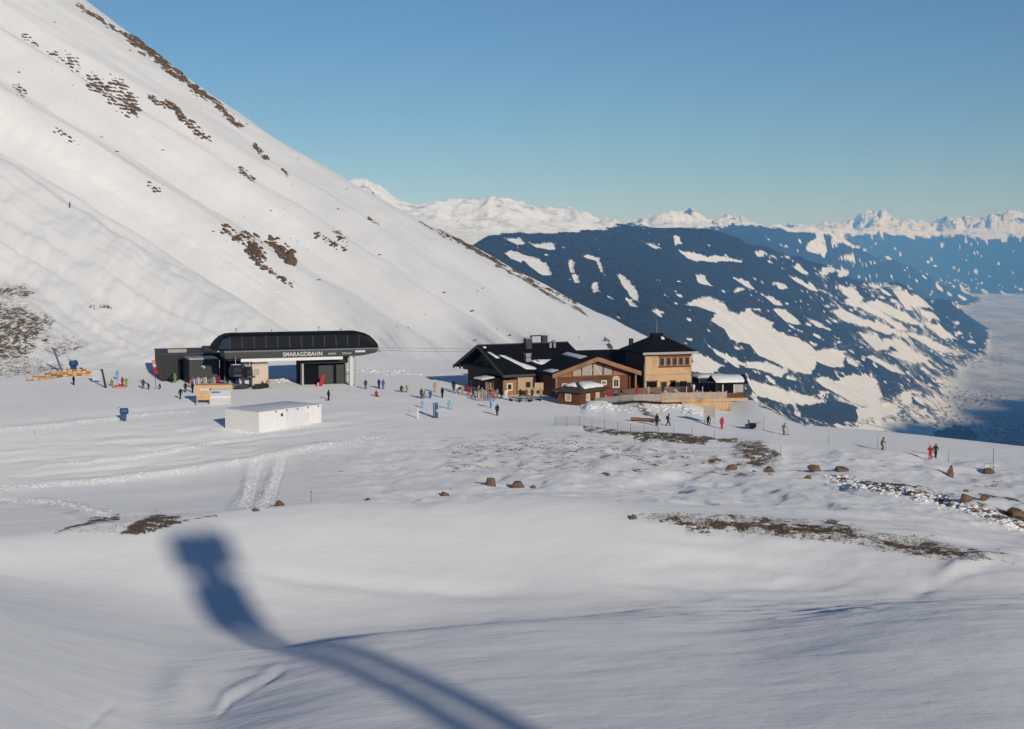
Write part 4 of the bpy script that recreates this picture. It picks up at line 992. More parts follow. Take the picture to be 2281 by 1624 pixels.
def make_brown_house():
    b = empty('gable_house', (6.5, 227.3, 0), R(20), 'brown timber house with glazed front gable and dark roof beside the big hut', 'house')
    W, ze, zr, D = 15.9, 3.75, 6.35, 16.0
    gable_roof(b, 0, W, 0, D, ze, zr, M['roof'], 0.24, 'y')
    zs = lambda x: ze + (zr - ze) * (1 - abs(x - W / 2) / (W / 2))
    for a, c in ((0, W / 2), (W, W / 2)):
        MB().slab([(a, -0.14, zs(a) - 0.42), (c, -0.14, zs(c) - 0.42), (c, -0.14, zs(c) + 0.30), (a, -0.14, zs(a) + 0.30)], 0.12).build('verge_board', M['brown_light'], b)
    snow_patch(b, [(6.4, 3.5, zs(6.4) + 0.25), (7.6, 3.5, zs(7.6) + 0.25), (7.7, 13, zs(7.7) + 0.25), (6.7, 13, zs(6.7) + 0.25)], 0.12)
    snow_patch(b, [(0.5, 1.2, zs(0.5) + 0.25), (1.7, 1.2, zs(1.7) + 0.25), (1.6, 4.0, zs(1.6) + 0.25), (0.4, 5.2, zs(0.4) + 0.25)], 0.12)
    snow_patch(b, [(8.6, 0.2, zs(8.6) + 0.25), (10.2, 0.2, zs(10.2) + 0.25), (10.0, 2.2, zs(10) + 0.25), (8.6, 2.6, zs(8.6) + 0.25)], 0.1)
    # front wall in boards: lower wall, gable cheeks, glazing band between
    y = 1.7
    B(1.5, 14.3, y, y + 0.3, -1, 3.35).build('front_wall', M['brown'], b)
    for i in range(4): B(1.4, 14.4, y - 0.05, y, 0.75 + i * 0.75, 0.80 + i * 0.75).build('log_joint', M['darkwood'], b)
    MB().prism([(1.5, 3.36), (4.2, 3.36), (4.2, zs(4.2) - 0.25), (1.5, zs(1.5) - 0.25)], y, y + 0.3).build('gable_cheek', M['brown_light'], b)
    MB().prism([(11.6, 3.36), (14.3, 3.36), (14.3, zs(14.3) - 0.25), (11.6, zs(11.6) - 0.25)], y, y + 0.3).build('gable_cheek', M['brown_light'], b)
    xs = [4.25, 5.9, 7.9, 9.8, 11.55]
    for a, c in zip(xs[:-1], xs[1:]):
        MB().prism([(a + 0.1, 3.5), (c - 0.1, 3.5), (c - 0.1, zs(c - 0.1) - 0.55), (a + 0.1, zs(a + 0.1) - 0.55)], y + 0.1, y + 0.16).build('gable_pane', M['pane_light'], b)
    for x in xs: B(x - 0.1, x + 0.1, y - 0.06, y + 0.25, 3.36, zs(x) - 0.2).build('post', M['brown'], b)
    B(4.2, 11.6, y - 0.08, y + 0.2, 3.352, 3.5).build('sill_beam', M['brown_light'], b)
    for x in (5.1, 7.05, 8.9):
        MB().tube((x + 0.5, y + 0.06, 3.5), (x + (0.9 if x < 8 else -0.7), y + 0.06, zs(x) - 0.7), 0.09, n=4).build('brace', M['surround'], b)
    for x in (0.7, 3.4, 7.95, 12.4, 15.2): B(x - 0.14, x + 0.14, -0.02, 1.7, zs(x) - 0.32, zs(x) - 0.04).build('purlin_end', M['brown_light'], b)
    for s_, x in ((0, 1.2), (1, 14.5)): B(x, x + 0.25, y, 15.0, -1, ze + 0.1).build('side_wall', M['brown'], b)
    B(14.9, 15.2, 0.2, 0.5, -1, ze - 0.2).build('corner_post', M['brown_light'], b)
    B(0.7, 1.0, 0.2, 0.5, -1, ze - 0.2).build('corner_post', M['brown_light'], b)
    window(b, 12.1, 1.25, 1.25, 1.6, y - 0.01, M['surround'], M['pane'], 0.22)
    window(b, 9.9, 1.8, 1.0, 0.8, y - 0.01, M['surround'], M['pane'], 0.2)
    window(b, 2.9, 1.2, 1.0, 1.1, y - 0.01, M['surround'], M['pane'], 0.18)
    MB().prism([(11.3, 2.95), (12.9, 2.95), (12.1, 3.28)], y - 0.14, y - 0.02).build('window_pediment', M['surround'], b)
    return b
make_brown_house()

def make_link_roof():
    c = empty('link_building', (13.0, 240.5, 0), ROT, 'low black roofed wing linking the brown house and the square tower', 'building')
    gable_roof(c, 0, 11.2, 0, 11, 4.4, 6.35, M['roof'], 0.22)
    B(0.5, 10.6, 1.0, 10, -1, 4.6).build('wall', M['darkwood'], c)
    B(0, 11.2, -0.15, -0.02, 4.3, 4.6).build('gutter', M['roof_edge'], c)
make_link_roof()

def make_tower():
    t = empty('tower_house', (22.2, 233.0, 0), ROT, 'square two storey larch clad house with black hipped roof above the terrace', 'house')
    W, D, H = 8.4, 8.4, 6.85
    B(0, W, 0, 0.3, -1, H).build('front_wall', M['shingle'], t)
    B(0, 0.3, 0.31, D, -1, H).build('side_wall', M['darkwood'], t)  # left wall in shade: the shade is painted in with a darker wood
    B(W - 0.3, W, 0.31, D, -1, H).build('side_wall', M['shingle'], t)
    B(0.3, W - 0.3, D - 0.3, D, -1, H).build('back_wall', M['shingle'], t)
    e = 0.85
    a = [(-e, -e, H), (W + e, -e, H), (W + e, D + e, H), (-e, D + e, H)]; ap = (W / 2 - 0.6, D / 2, 9.55); ap2 = (W / 2 + 0.2, D / 2, 9.55)
    m = MB(); z2 = 0.3
    m._add([(x, y, z + z2) for x, y, z in a] + [(ap[0], ap[1], ap[2] + z2), (ap2[0], ap2[1], ap2[2] + z2)] + a, [(0, 1, 5, 4), (1, 2, 5), (2, 3, 4, 5), (3, 0, 4), (9, 8, 7, 6), (0, 6, 7, 1), (1, 7, 8, 2), (2, 8, 9, 3), (3, 9, 6, 0)])
    rf = m.build('roof', M['roof'], t)
    B(W / 2 - 1.3, W / 2 + 0.7, D / 2 - 0.5, D / 2 + 0.5, 9.3, 10.05).build('lantern', M['roof'], rf)
    B(0.3, 0.9, D - 1.2, D - 0.6, 7.6, 9.0).build('chimney', M['black_panel'], rf)
    B(-e - 0.02, W + e + 0.02, -e - 0.1, -e - 0.01, H - 0.05, H + 0.34).build('gutter', M['steel'], t)
    B(0.0, W, -0.12, -0.02, H - 0.35, H - 0.06).build('frieze', M['brown'], t)
    snow_patch(t, [(4.1, 3.2, 9.45), (4.6, 3.2, 9.45), (4.6, 2.6, 9.08), (4.1, 2.6, 9.08)], 0.15)
    MB().tube((W / 2 - 0.3, D / 2, 10.0), (W / 2 - 0.3, D / 2, 12.2), 0.05, 0.03).build('mast', M['steel'], t)
    # band of five upstairs windows
    B(2.35, 8.2, -0.12, -0.02, 4.55, 4.78).build('window_sill', M['brown'], t)
    B(2.35, 8.2, -0.12, -0.02, 6.28, 6.49).build('window_head', M['brown'], t)
    for i in range(5):
        x = 2.95 + i * 1.15
        window(t, x, 4.79, 0.95, 1.48, -0.02, M['brown_light'], M['pane'], 0.16, False)
    B(0.0, W, -0.08, -0.01, 3.32, 3.48).build('storey_band', M['grey_wood'], t)
    # ground floor openings
    for x, w, mt in ((1.15, 1.9, M['dark']), (5.0, 0.9, M['dark'])):
        B(x - w / 2, x + w / 2, -0.05, -0.01, 0.2, 2.2).build('doorway', mt, t)  # flat near-black sheet, the shade of the opening painted in
        B(x - w / 2 - 0.12, x + w / 2 + 0.12, -0.14, -0.06, 2.2, 2.4).build('door_head', M['brown'], t)
    for x in (3.3, 6.9):
        window(t, x, 0.9, 1.1, 1.3, -0.02, M['brown'], M['pane'], 0.16)
    B(-0.15, -0.01, -0.15, 0.3, -1, H).build('corner_board', M['grey_wood'], t)
    return t
tower = make_tower()

def make_terrace():
    t = empty('terrace', (22.5, 214.2, 0), R(9), 'raised larch terrace deck with plank railing and boarded skirt wall', 'terrace')
    # deck
    MB().prism_z([(-4.2, 4.0), (-1.5, 0.8), (0.5, 0), (14.0, 0), (14.0, 13.0), (9.0, 19.5), (0.0, 17.0), (-4.2, 12.0)], 1.02, 1.36).build('deck', M['larch'], t)
    B(0.4, 14.15, -0.16, -0.02, 0.92, 1.40).build('deck_edge', M['larch'], t)
    # skirt wall in boards
    x = 3.6; k = 0
    rnd = random.Random(4)
    while x < 11.4:
        B(x, x + 0.48, 0.05 + rnd.uniform(0, 0.03), 0.12, -3.2, 0.95).build('wall_board', M['larch'] if rnd.random() < 0.7 else M['shingle'], t); x += 0.5
    y = 0.15
    while y < 9:
        B(11.35, 11.43, y, y + 0.95, -3.5, 0.95).build('wall_board', M['larch'], t); y += 0.97
    # ramp on the left
    MB().slab([(-8.6, 6.5, 0.1), (-3.6, 1.6, 1.1), (-2.9, 3.0, 1.1), (-8.0, 8.0, 0.1)], 0.12).build('ramp', M['grey_wood'], t)
    MB().slab([(-8.6, 6.5, 0.25), (-3.7, 1.6, 1.25), (-3.7, 1.6, 2.1), (-8.6, 6.5, 1.0)], 0.06).build('ramp_board', M['grey_wood'], t)
    MB().slab([(-3.65, 1.55, 1.1), (0.4, -0.1, 1.2), (0.4, -0.1, 2.2), (-3.65, 1.55, 2.05)], 0.06).build('ramp_board', M['grey_wood'], t)
    # railing
    for i in range(9):
        xx = 0.45 + i * 1.27
        B(xx, xx + 0.14, -0.10, 0.04, 1.38, 2.55 if i not in (3, 5) else 3.3).build('rail_post', M['grey_wood'], t)
        if i < 8:
            for j in range(5):
                B(xx + 0.16 + j * 0.222, xx + 0.16 + j * 0.222 + 0.205, -0.06, -0.02, 1.42, 2.28).build('rail_board', M['grey_wood'] if (i + j) % 3 else M['larch'], t)
    B(0.4, 10.8, -0.12, 0.06, 2.30, 2.38).build('hand_rail', M['grey_wood'], t)
    return t
terrace = make_terrace()
def on_deck(x, y, z=1.36): return terrace.matrix_basis @ Vector((x, y, z))

def make_kiosk():
    k = empty('terrace_kiosk', on_deck(12.0, 2.4), R(9), 'small wooden kiosk with snow covered roof at the end of the terrace', 'kiosk')
    B(-1.7, 1.9, -1.6, -1.45, 0, 0.75).build('parapet', M['brown'], k)
    for x, y in ((-1.7, -1.6), (0.1, -1.6), (1.75, -1.6), (1.75, 1.6), (-1.7, 1.6)):
        B(x, x + 0.16, y, y + 0.16, 0.0 if y > 0 or x < 0 else 0.001, 2.2).build('post', M['surround'] if x < 1 else M['brown'], k)
    B(-1.55, 1.7, 1.3, 1.45, 0, 2.2).build('back_wall', M['larch'], k)
    B(1.78, 1.86, -1.43, 1.5, 0, 0.8).build('parapet', M['brown'], k)
    B(0.3, 1.7, -1.52, -1.48, 0.8, 2.1).build('pane', M['pane_light'], k)
    B(-1.5, 0.1, -1.52, -1.48, 0.75, 2.1).build('pane', M['dark'], k)
    gable_roof(k, -3.1, 2.3, -2.1, 2.1, 2.2, 3.35, M['roof'], 0.12)
    snow_patch(k, [(-3.0, -2.05, 2.34), (1.9, -2.05, 2.34), (1.9, -0.05, 3.46), (-3.0, -0.05, 3.46)], 0.2)
    MB().prism_x([(-1.9, 2.2), (1.9, 2.2), (0, 3.3)], 2.0, 2.08).build('gable_board', M['brown'], k)
make_kiosk()
def make_lounger(x, y, rz, label):
    l = empty('sun_lounger', on_deck(x, y), rz, label, 'lounger', 'white loungers on the terrace')
    B(-0.75, 0.35, -0.32, 0.32, 0.28, 0.38).build('seat', M['white'], l)
    MB().slab([(0.35, -0.32, 0.33), (0.35, 0.32, 0.33), (1.0, 0.32, 0.85), (1.0, -0.32, 0.85)], 0.09).build('backrest', M['white'], l)
    for a in (-0.65, 0.3):
        for b in (-0.26, 0.26): B(a - 0.03, a + 0.03, b - 0.03, b + 0.03, 0, 0.28).build('leg', M['steel'], l)
for i, x in enumerate((3.0, 5.3, 8.2, 9.0)):
    make_lounger(x, 4.2 + (i % 2) * 2.2, R(150 + i * 9), 'white reclining lounger on the larch terrace behind the plank railing')
def make_awning():
    a = empty('terrace_pavilion', on_deck(9.0, 9.0), R(9), 'dark glass walled pavilion between the tower and the terrace kiosk', 'pavilion')
    B(-0.2, 5.0, 0.0, 4.0, 2.3, 2.5).build('roof', M['steel'], a)
    snow_patch(a, [(-0.2, 0, 2.5), (5, 0, 2.5), (5, 4, 2.5), (-0.2, 4, 2.5)], 0.22)
    for x in (0, 1.6, 3.2, 4.7): B(x, x + 0.14, 0.05, 0.19, 0, 2.3).build('post', M['darksteel'], a)
    for x in (0.15, 1.75, 3.35): B(x, x + 1.4, 0.1, 0.14, 0.05, 2.2).build('pane', M['pane'], a)
    B(0, 4.9, 3.7, 3.9, 0, 2.3).build('back_wall', M['darkwood'], a)
make_awning()

def make_small_hut():
    c = empty('log_cabin', (10.6, 217.6, -0.15), R(51), 'small brown log cabin with snow on its roof and cream framed windows', 'cabin')
    # right face lies along +x, left face along +y (corner towards the camera at the origin)
    LR, LL, H = 6.6, 4.3, 2.35
    for i in range(5):
        z0 = i * 0.47; B(0.02 * (i % 2), LR, 0.02 * (i % 2), LL, z0 - (0.6 if i == 0 else 0), z0 + 0.45).build('log_course', M['brown'], c)
    B(0.04, LR - 0.04, 0.04, LL - 0.04, -0.5, H).build('wall', M['darkwood'], c)
    e = 0.75
    a = [(-e, -e, H - 0.12), (LR + e, -e, H - 0.12), (LR + e, LL + e, H - 0.12), (-e, LL + e, H - 0.12)]
    r1_, r2_ = (LL / 2 + 0.1, LL / 2, H + 1.15), (LR - LL / 2 - 0.1, LL / 2, H + 1.15)
    MB()._add([(x, y, z + 0.2) for x, y, z in a] + [r1_, r2_] + a, [(0, 1, 5, 4), (1, 2, 5), (2, 3, 4, 5), (3, 0, 4), (9, 8, 7, 6), (0, 6, 7, 1), (1, 7, 8, 2), (2, 8, 9, 3), (3, 9, 6, 0)]).build('roof', M['roof_edge'], c)
    zt = lambda y: H + 0.1 + 1.07 * (y + e) / (LL / 2 + e)
    snow_patch(c, [(1.1, -0.05, zt(-0.05)), (6.6, -0.05, zt(-0.05)), (5.2, 2.05, zt(2.05)), (2.0, 2.05, zt(2.05))], 0.34)
    snow_patch(c, [(0.35, 0.9, zt(0.75)), (0.35, 3.5, zt(0.75)), (1.95, 2.3, zt(2.0))], 0.28)
    window(c, 2.0, 0.75, 0.95, 1.15, -0.01, M['surround'], M['pane_light'], 0.2)
    window(c, 4.55, 0.75, 0.95, 1.15, -0.01, M['surround'], M['pane_light'], 0.2)
    window(c, 2.3, 0.7, 1.15, 1.25, -0.01, M['surround'], M['pane_light'], 0.24, True, 'x-')
make_small_hut()

# ------------------------------------------------------------------ container, booth, barrier
def make_container():
    p = Vector((-34.1, 188.4, 0)); p.z = ground_z(p.x, p.y) - 0.1
    c = empty('site_container', p, R(52), 'long white site container block standing on the groomed snow', 'container')
    LR, LL, H = 11.6, 6.9, 2.95
    B(0.03, LR - 0.03, 0.03, LL - 0.03, -0.8, H - 0.05).build('core', M['container'], c)
    n = 7
    for i in range(n):
        a = LR * i / n
        B(a + 0.02, a + LR / n - 0.02, -0.03, 0.029, -0.7, H - 0.12).build('wall_panel', M['container_grey'] if i in (3, 4) else M['container'], c)
    for i in range(5):
        a = LL * i / 5
        B(-0.03, 0.029, a + 0.02, a + LL / 5 - 0.02, -0.7, H - 0.12).build('wall_panel', M['container'], c)
    B(-0.06, LR + 0.06, -0.06, LL + 0.06, H - 0.11, H + 0.04).build('roof', M['container_grey'], c)
    snow_patch(c, [(0.1, 0.5, H + 0.04), (LR - 0.1, 0.4, H + 0.04), (LR - 0.1, LL - 0.1, H + 0.04), (0.1, LL - 0.1, H + 0.04)], 0.10)
    for x in (3.0, 5.0, 7.0, 9.0, 11.0): B(x - 0.09, x + 0.09, -0.14, -0.031, H - 0.28, H - 0.12).build('roof_bracket', M['darksteel'], c)
    B(3.9, 4.25, -0.13, -0.031, 2.0, 2.4).build('lamp', M['darksteel'], c)
    for x in (6.2, 8.6):
        B(x - 0.55, x + 0.55, -0.07, -0.031, 0.7, 2.1).build('shutter', M['container_grey'], c)
    B(1.9, 2.9, -0.075, -0.031, 0.05, 2.1).build('door', M['container'], c)
make_container()
def gpos(X, Y):
    g = ground_at(X, Y)
    return g
def make_booth():
    g = gpos(438, 903)
    b = empty('ticket_booth', g, R(8), 'open wooden booth with orange boards, window hatch and grey banner frame', 'booth')
    for x in (0.0, 1.95, 5.3): B(x, x + 0.14, 0, 0.14, -0.6, 3.05).build('post', M['orange_wood'], b)
    for x in (0.0, 1.95): B(x, x + 0.14, 2.0, 2.14, -0.6, 3.05).build('post', M['orange_wood'], b)
    B(-0.3, 5.6, -0.15, 2.3, 3.06, 3.2).build('roof', M['orange_wood'], b)
    B(-0.2, 5.5, -0.04, 0.0, 2.72, 3.055).build('fascia', M['orange_wood'], b)
    for i in range(4): B(0.14, 1.95, 0.02, 0.09, 0.85 + i * 0.34, 0.85 + i * 0.34 + 0.32).build('board', M['orange_wood'], b)
    B(0.14, 0.55, 0.02, 0.09, 2.21, 2.72).build('board', M['orange_wood'], b)
    B(0.55, 1.95, 0.04, 0.06, 2.25, 2.7).build('hatch', M['banner'], b)
    B(0.02, 0.08, 0.15, 2.0, 0.6, 2.7).build('side_board', M['blue'], b)
    B(2.1, 5.3, 0.05, 0.08, 0.25, 2.3).build('banner', M['banner'], b)
    B(2.1, 5.3, 0.02, 0.12, 0.1, 0.24).build('rail', M['white'], b)
    B(2.3, 3.6, 0.03, 0.049, 1.9, 2.15).build('banner_mark', M['trim_blue'], b)
    B(2.1, 5.28, 0.03, 0.049, 1.1, 1.35).build('banner_mark', M['container_grey'], b)
make_booth()
def make_barrier():
    pts = [gpos(60, 849), gpos(100, 846), gpos(140, 840), gpos(172, 838), gpos(202, 838)]
    b = empty('plank_barrier', pts[0], 0, 'long low barrier of orange brown planks at the foot of the left slope', 'barrier')
    o = pts[0]
    for i in range(len(pts) - 1):
        a, c = pts[i] - o, pts[i + 1] - o
        n = 3
        for k in range(n):
            p, q_ = a.lerp(c, k / n), a.lerp(c, (k + 1) / n)
            h = 0.6 + 0.75 * min(1, (i + k / n) / 1.2)
            for j in range(3):
                z0 = h * j / 3 + 0.08
                d = (q_ - p); nrm = Vector((-d.y, d.x, 0)).normalized() * 0.05
                MB().slab([p + nrm + Vector((0, 0, z0)), q_ + nrm + Vector((0, 0, z0)), q_ + nrm + Vector((0, 0, z0 + h / 3 - 0.07)), p + nrm + Vector((0, 0, z0 + h / 3 - 0.07))], 0.05).build('plank', M['orange_wood'] if (i + j + k) % 3 else M['brown_light'], b)
            MB().tube(p + Vector((0, 0, -0.3)), p + Vector((0, 0, h + 0.15)), 0.07, n=6).build('post', M['brown_light'], b)
make_barrier()
# ------------------------------------------------------------------ people
def ground_many(X, Y, dmin=46.0, dmax=700.0):
    X = np.asarray(X, float); Y = np.asarray(Y, float)
    a, b = ray(X, Y)
    hit = np.full(X.shape, np.nan); prev = np.full(X.shape, dmin); D = dmin
    def gz(x, y):
        az = np.arctan2(x, y); r = np.hypot(x, y)
        i = np.clip(np.searchsorted(az_g, az) - 1, 0, len(az_g) - 2); j = np.clip(np.searchsorted(rg, r) - 1, 0, len(rg) - 2)
        s = (az - az_g[i]) / (az_g[i + 1] - az_g[i]); t = (r - rg[j]) / (rg[j + 1] - rg[j])
        return (Z[i, j] * (1 - s) + Z[i + 1, j] * s) * (1 - t) + (Z[i, j + 1] * (1 - s) + Z[i + 1, j + 1] * s) * t
    while D < dmax:
        below = (CAMZ + b * D <= gz(a * D, np.full(X.shape, D))) & np.isnan(hit)
        hit[below] = D
        D += max(0.2, D * 0.003)
    ok = ~np.isnan(hit)
    x, y = a * hit, hit
    z = np.full(X.shape, np.nan); z[ok] = gz(x[ok], y[ok])
    return np.stack([x, y, z], -1), ok

def body_mesh(name, J, E):
    """J: joint -> (x, y, z, radius); E: (joint, joint, cloth slot). One skinned surface."""
    keys = list(J); idx = {k: i for i, k in enumerate(keys)}
    me = bpy.data.meshes.new(name + '_cage')
    me.from_pydata([J[k][:3] for k in keys], [(idx[a], idx[b]) for a, b, _ in E], [])
    o = bpy.data.objects.new(name + '_cage', me); scene.collection.objects.link(o)
    o.modifiers.new('skin', 'SKIN').use_smooth_shade = True
    sk = me.skin_vertices[0] if me.skin_vertices else None
    if sk is None:
        bm = bmesh.new(); bm.from_mesh(me); bm.verts.layers.skin.verify(); bm.to_mesh(me); bm.free()
        sk = me.skin_vertices[0]
    for k in keys:
        r = J[k][3]; sk.data[idx[k]].radius = (r, r) if not isinstance(r, tuple) else r
        sk.data[idx[k]].use_root = (k == 'pelvis')
    ss = o.modifiers.new('sub', 'SUBSURF'); ss.levels = 1; ss.render_levels = 1
    bpy.context.view_layer.update()
    out = bpy.data.meshes.new_from_object(o.evaluated_get(bpy.context.evaluated_depsgraph_get()))
    out.name = name
    bpy.data.objects.remove(o)
    P0 = np.array([J[a][:3] for a, _, _ in E]); P1 = np.array([J[b][:3] for _, b, _ in E]); sl = [c for _, _, c in E]
    d = P1 - P0; L2 = (d * d).sum(1) + 1e-9
    for p in out.polygons:
        c = np.array(p.center); t = np.clip(((c - P0) * d).sum(1) / L2, 0, 1)
        p.material_index = sl[int(np.argmin(((P0 + d * t[:, None] - c) ** 2).sum(1)))]
        p.use_smooth = True
    out.materials.clear()
    for _ in range(4): out.materials.append(None)
    return out
# slots: 0 jacket, 1 trousers, 2 boots and gloves, 3 skin
def skeleton(lf=(0.10, 0.0), rf=(-0.10, 0.0), knee=(0.02, 0.02), pel=(0, 0, 0.93), lean=0.03, la=((0.27, 0.04, 1.16), (0.27, -0.08, 0.92)), ra=((-0.27, 0.04, 1.16), (-0.27, -0.08, 0.92)), foot_dir=-1):
    px, py, pz = pel
    ch = (px, py - lean, pz + 0.34); nk = (px, py - lean * 1.5, pz + 0.55); hb = (px, py - lean * 1.7 - 0.02, pz + 0.64); ht = (px, py - lean * 1.7 - 0.03, pz + 0.78)
    J = {'pelvis': (px, py, pz, (0.165, 0.13)), 'chest': (*ch, (0.19, 0.14)), 'neck': (*nk, 0.07), 'head': (*hb, 0.095), 'crown': (*ht, 0.085), 'nose': (hb[0], hb[1] - 0.115, hb[2] + 0.03, 0.02)}
    E = [('pelvis', 'chest', 0), ('chest', 'neck', 0), ('neck', 'head', 3), ('head', 'crown', 3), ('head', 'nose', 3)]
    for s, f, k, arm in ((1, lf, knee[0], la), (-1, rf, knee[1], ra)):
        n = 'l' if s > 0 else 'r'
        hip = (px + 0.10 * s, py, pz - 0.08); ank = (f[0], f[1], 0.10)
        kn = ((hip[0] + ank[0]) / 2, (hip[1] + ank[1]) / 2 - 0.03 - k, (hip[2] + ank[2]) / 2 + 0.01)
        J[n + 'hip'] = (*hip, 0.115); J[n + 'knee'] = (*kn, 0.085); J[n + 'ankle'] = (*ank, 0.075); J[n + 'toe'] = (f[0] + 0.02 * s, f[1] - 0.17, 0.05, 0.06)
        sh = (px + 0.20 * s, ch[1] - 0.01, pz + 0.47)
        J[n + 'sh'] = (*sh, 0.085); J[n + 'elb'] = (*arm[0], 0.065); J[n + 'wr'] = (*arm[1], 0.05)
        d = (Vector(arm[1]) - Vector(arm[0])).normalized()
        h = Vector(arm[1]) + d * 0.11; th = Vector(arm[1]) + d * 0.05 + Vector((-0.05 * s, -0.03, 0))
        J[n + 'hand'] = (*h, 0.045); J[n + 'thumb'] = (*th, 0.02)
        E += [('pelvis', n + 'hip', 1), (n + 'hip', n + 'knee', 1), (n + 'knee', n + 'ankle', 1), (n + 'ankle', n + 'toe', 2), ('chest', n + 'sh', 0), (n + 'sh', n + 'elb', 0), (n + 'elb', n + 'wr', 0), (n + 'wr', n + 'hand', 2), (n + 'wr', n + 'thumb', 2)]
    return J, E, Vector(hb)
POSES = {}
def pose(key, **kw):
    J, E, hb = skeleton(**kw); POSES[key] = (body_mesh('body_' + key, J, E), hb)
pose('stand')
pose('stand_b', lf=(0.13, -0.05), rf=(-0.12, 0.06), la=((0.30, 0.02, 1.18), (0.20, -0.22, 1.10)), ra=((-0.29, 0.06, 1.17), (-0.28, -0.06, 0.93)))
pose('walk', lf=(0.09, -0.30), rf=(-0.09, 0.30), knee=(0.05, 0.09), pel=(0, 0, 0.90), lean=0.06, la=((0.26, 0.14, 1.15), (0.27, 0.10, 0.92)), ra=((-0.26, -0.10, 1.14), (-0.25, -0.26, 0.97)))
pose('ski', lf=(0.14, 0.0), rf=(-0.14, 0.04), knee=(0.16, 0.16), pel=(0, 0.10, 0.80), lean=0.14, la=((0.34, -0.02, 1.06), (0.33, -0.28, 0.98)), ra=((-0.34, -0.02, 1.06), (-0.33, -0.28, 0.98)))
pose('sit', lf=(0.16, -0.72), rf=(-0.14, -0.68), knee=(0.0, 0.0), pel=(0, 0, 0.22), lean=-0.05, la=((0.30, 0.12, 0.50), (0.28, 0.22, 0.28)), ra=((-0.30, -0.05, 0.46), (-0.22, -0.26, 0.40)))
pose('crouch', lf=(0.13, -0.10), rf=(-0.13, 0.10), knee=(0.30, 0.26), pel=(0, 0.22, 0.52), lean=0.20, la=((0.28, -0.14, 0.72), (0.20, -0.36, 0.55)), ra=((-0.28, -0.14, 0.72), (-0.20, -0.36, 0.55)))
COL = {'black': (0.013, 0.013, 0.015), 'charcoal': (0.04, 0.04, 0.043), 'red': (0.46, 0.018, 0.035), 'dark red': (0.22, 0.02, 0.03), 'blue': (0.03, 0.12, 0.34), 'light blue': (0.12, 0.40, 0.68), 'cyan': (0.14, 0.50, 0.66), 'yellow': (0.72, 0.44, 0.12), 'tan': (0.42, 0.30, 0.19),
       'white': (0.72, 0.72, 0.72), 'grey': (0.22, 0.22, 0.23), 'brown': (0.16, 0.085, 0.045), 'orange': (0.66, 0.20, 0.05), 'green': (0.16, 0.34, 0.05), 'olive': (0.13, 0.10, 0.05), 'navy': (0.015, 0.03, 0.08)}
CM = {k: plain('cloth_' + k.replace(' ', '_'), v, 0.75, 0.15, 0.12, 6.0) for k, v in COL.items()}
CM['skin'] = plain('skin', (0.52, 0.33, 0.24), 0.6, 0.3, 0.06, 5.0)
helmet_me = MB().ball((0, 0, 0), 0.135, 10, 4, (0.95, 1.08, 0.95), True).mesh('helmet', None, True)
goggle_me = MB().box(-0.085, 0.085, -0.02, 0.03, -0.035, 0.035).mesh('goggles', M['black'])
ski_me = MB()._add([(x, y, z) for y, zz, w in ((-0.95, 0.09, 0.02), (-0.80, 0.0, 0.05), (-0.1, 0.012, 0.04), (0.75, 0.0, 0.05)) for x, z in ((-w, zz), (w, zz), (w, zz + 0.02), (-w, zz + 0.02))],
                   [(0, 3, 2, 1)] + [(4 * i + a, 4 * i + (a + 1) % 4, 4 * i + 4 + (a + 1) % 4, 4 * i + 4 + a) for i in range(3) for a in range(4)] + [(12, 13, 14, 15)]).mesh('ski', M['black'])
pole_me = MB().tube((0, 0, 0), (0, -0.05, 1.12), 0.014, n=5).mesh('ski_pole', M['darksteel'])
pack_me = MB().box(-0.15, 0.15, 0, 0.16, 0, 0.42).mesh('backpack', M['black'], False, 0.03)
def person(loc, pose_key, rz, jacket, trousers, label, scale=1.0, hat='black', skis=False, pack=False, group=None):
    me, hb = POSES[pose_key]
    o = bpy.data.objects.new('person', me); link(o)
    o.location = loc; o.rotation_euler = (0, 0, rz); o.scale = (scale,) * 3
    for i, m in enumerate((CM[jacket], CM[trousers], CM['charcoal'] if trousers != 'charcoal' else CM['black'], CM['skin'])):
        o.material_slots[i].link = 'OBJECT'; o.material_slots[i].material = m
    h = bpy.data.objects.new('helmet', helmet_me); link(h, o); h.location = (hb.x, hb.y - 0.015, hb.z + 0.05)
    if not helmet_me.materials: helmet_me.materials.append(None)
    h.material_slots[0].link = 'OBJECT'; h.material_slots[0].material = CM[hat]
    g = bpy.data.objects.new('goggles', goggle_me); link(g, o); g.location = (hb.x, hb.y - 0.115, hb.z + 0.065)
    if skis:
        for s in (1, -1):
            k = bpy.data.objects.new('ski', ski_me); link(k, o); k.location = (0.14 * s, -0.05, 0.0)
            p = bpy.data.objects.new('ski_pole', pole_me); link(p, o); p.location = (0.40 * s, -0.30, 0.0)
    if pack:
        b = bpy.data.objects.new('backpack', pack_me); link(b, o); b.location = (0, 0.10, 1.02)
    return tag(o, label, 'person', group)
def P_(X, Y, *a, **k):
    g = ground_at(X, Y)
    g.z -= 0.02
    return person(g, *a, **k)
F0 = 0.0      # faces the camera
P_(164, 858, 'stand', 2.6, 'black', 'black', 'person in black standing in front of the plank barrier')
P_(261, 846, 'stand_b', 0.5, 'light blue', 'tan', 'person in light blue jacket and tan trousers beside the rescue sled')
P_(273, 861, 'stand', -0.4, 'red', 'charcoal', 'person in red jacket standing over the rescue sled', hat='charcoal')
P_(281, 862, 'stand_b', 0.9, 'green', 'blue', 'person in green jacket and blue trousers at the end of the rescue sled', hat='white')
P_(249, 860, 'crouch', 0.3, 'green', 'charcoal', 'person in green jacket crouching beside the rescue sled', hat='yellow')
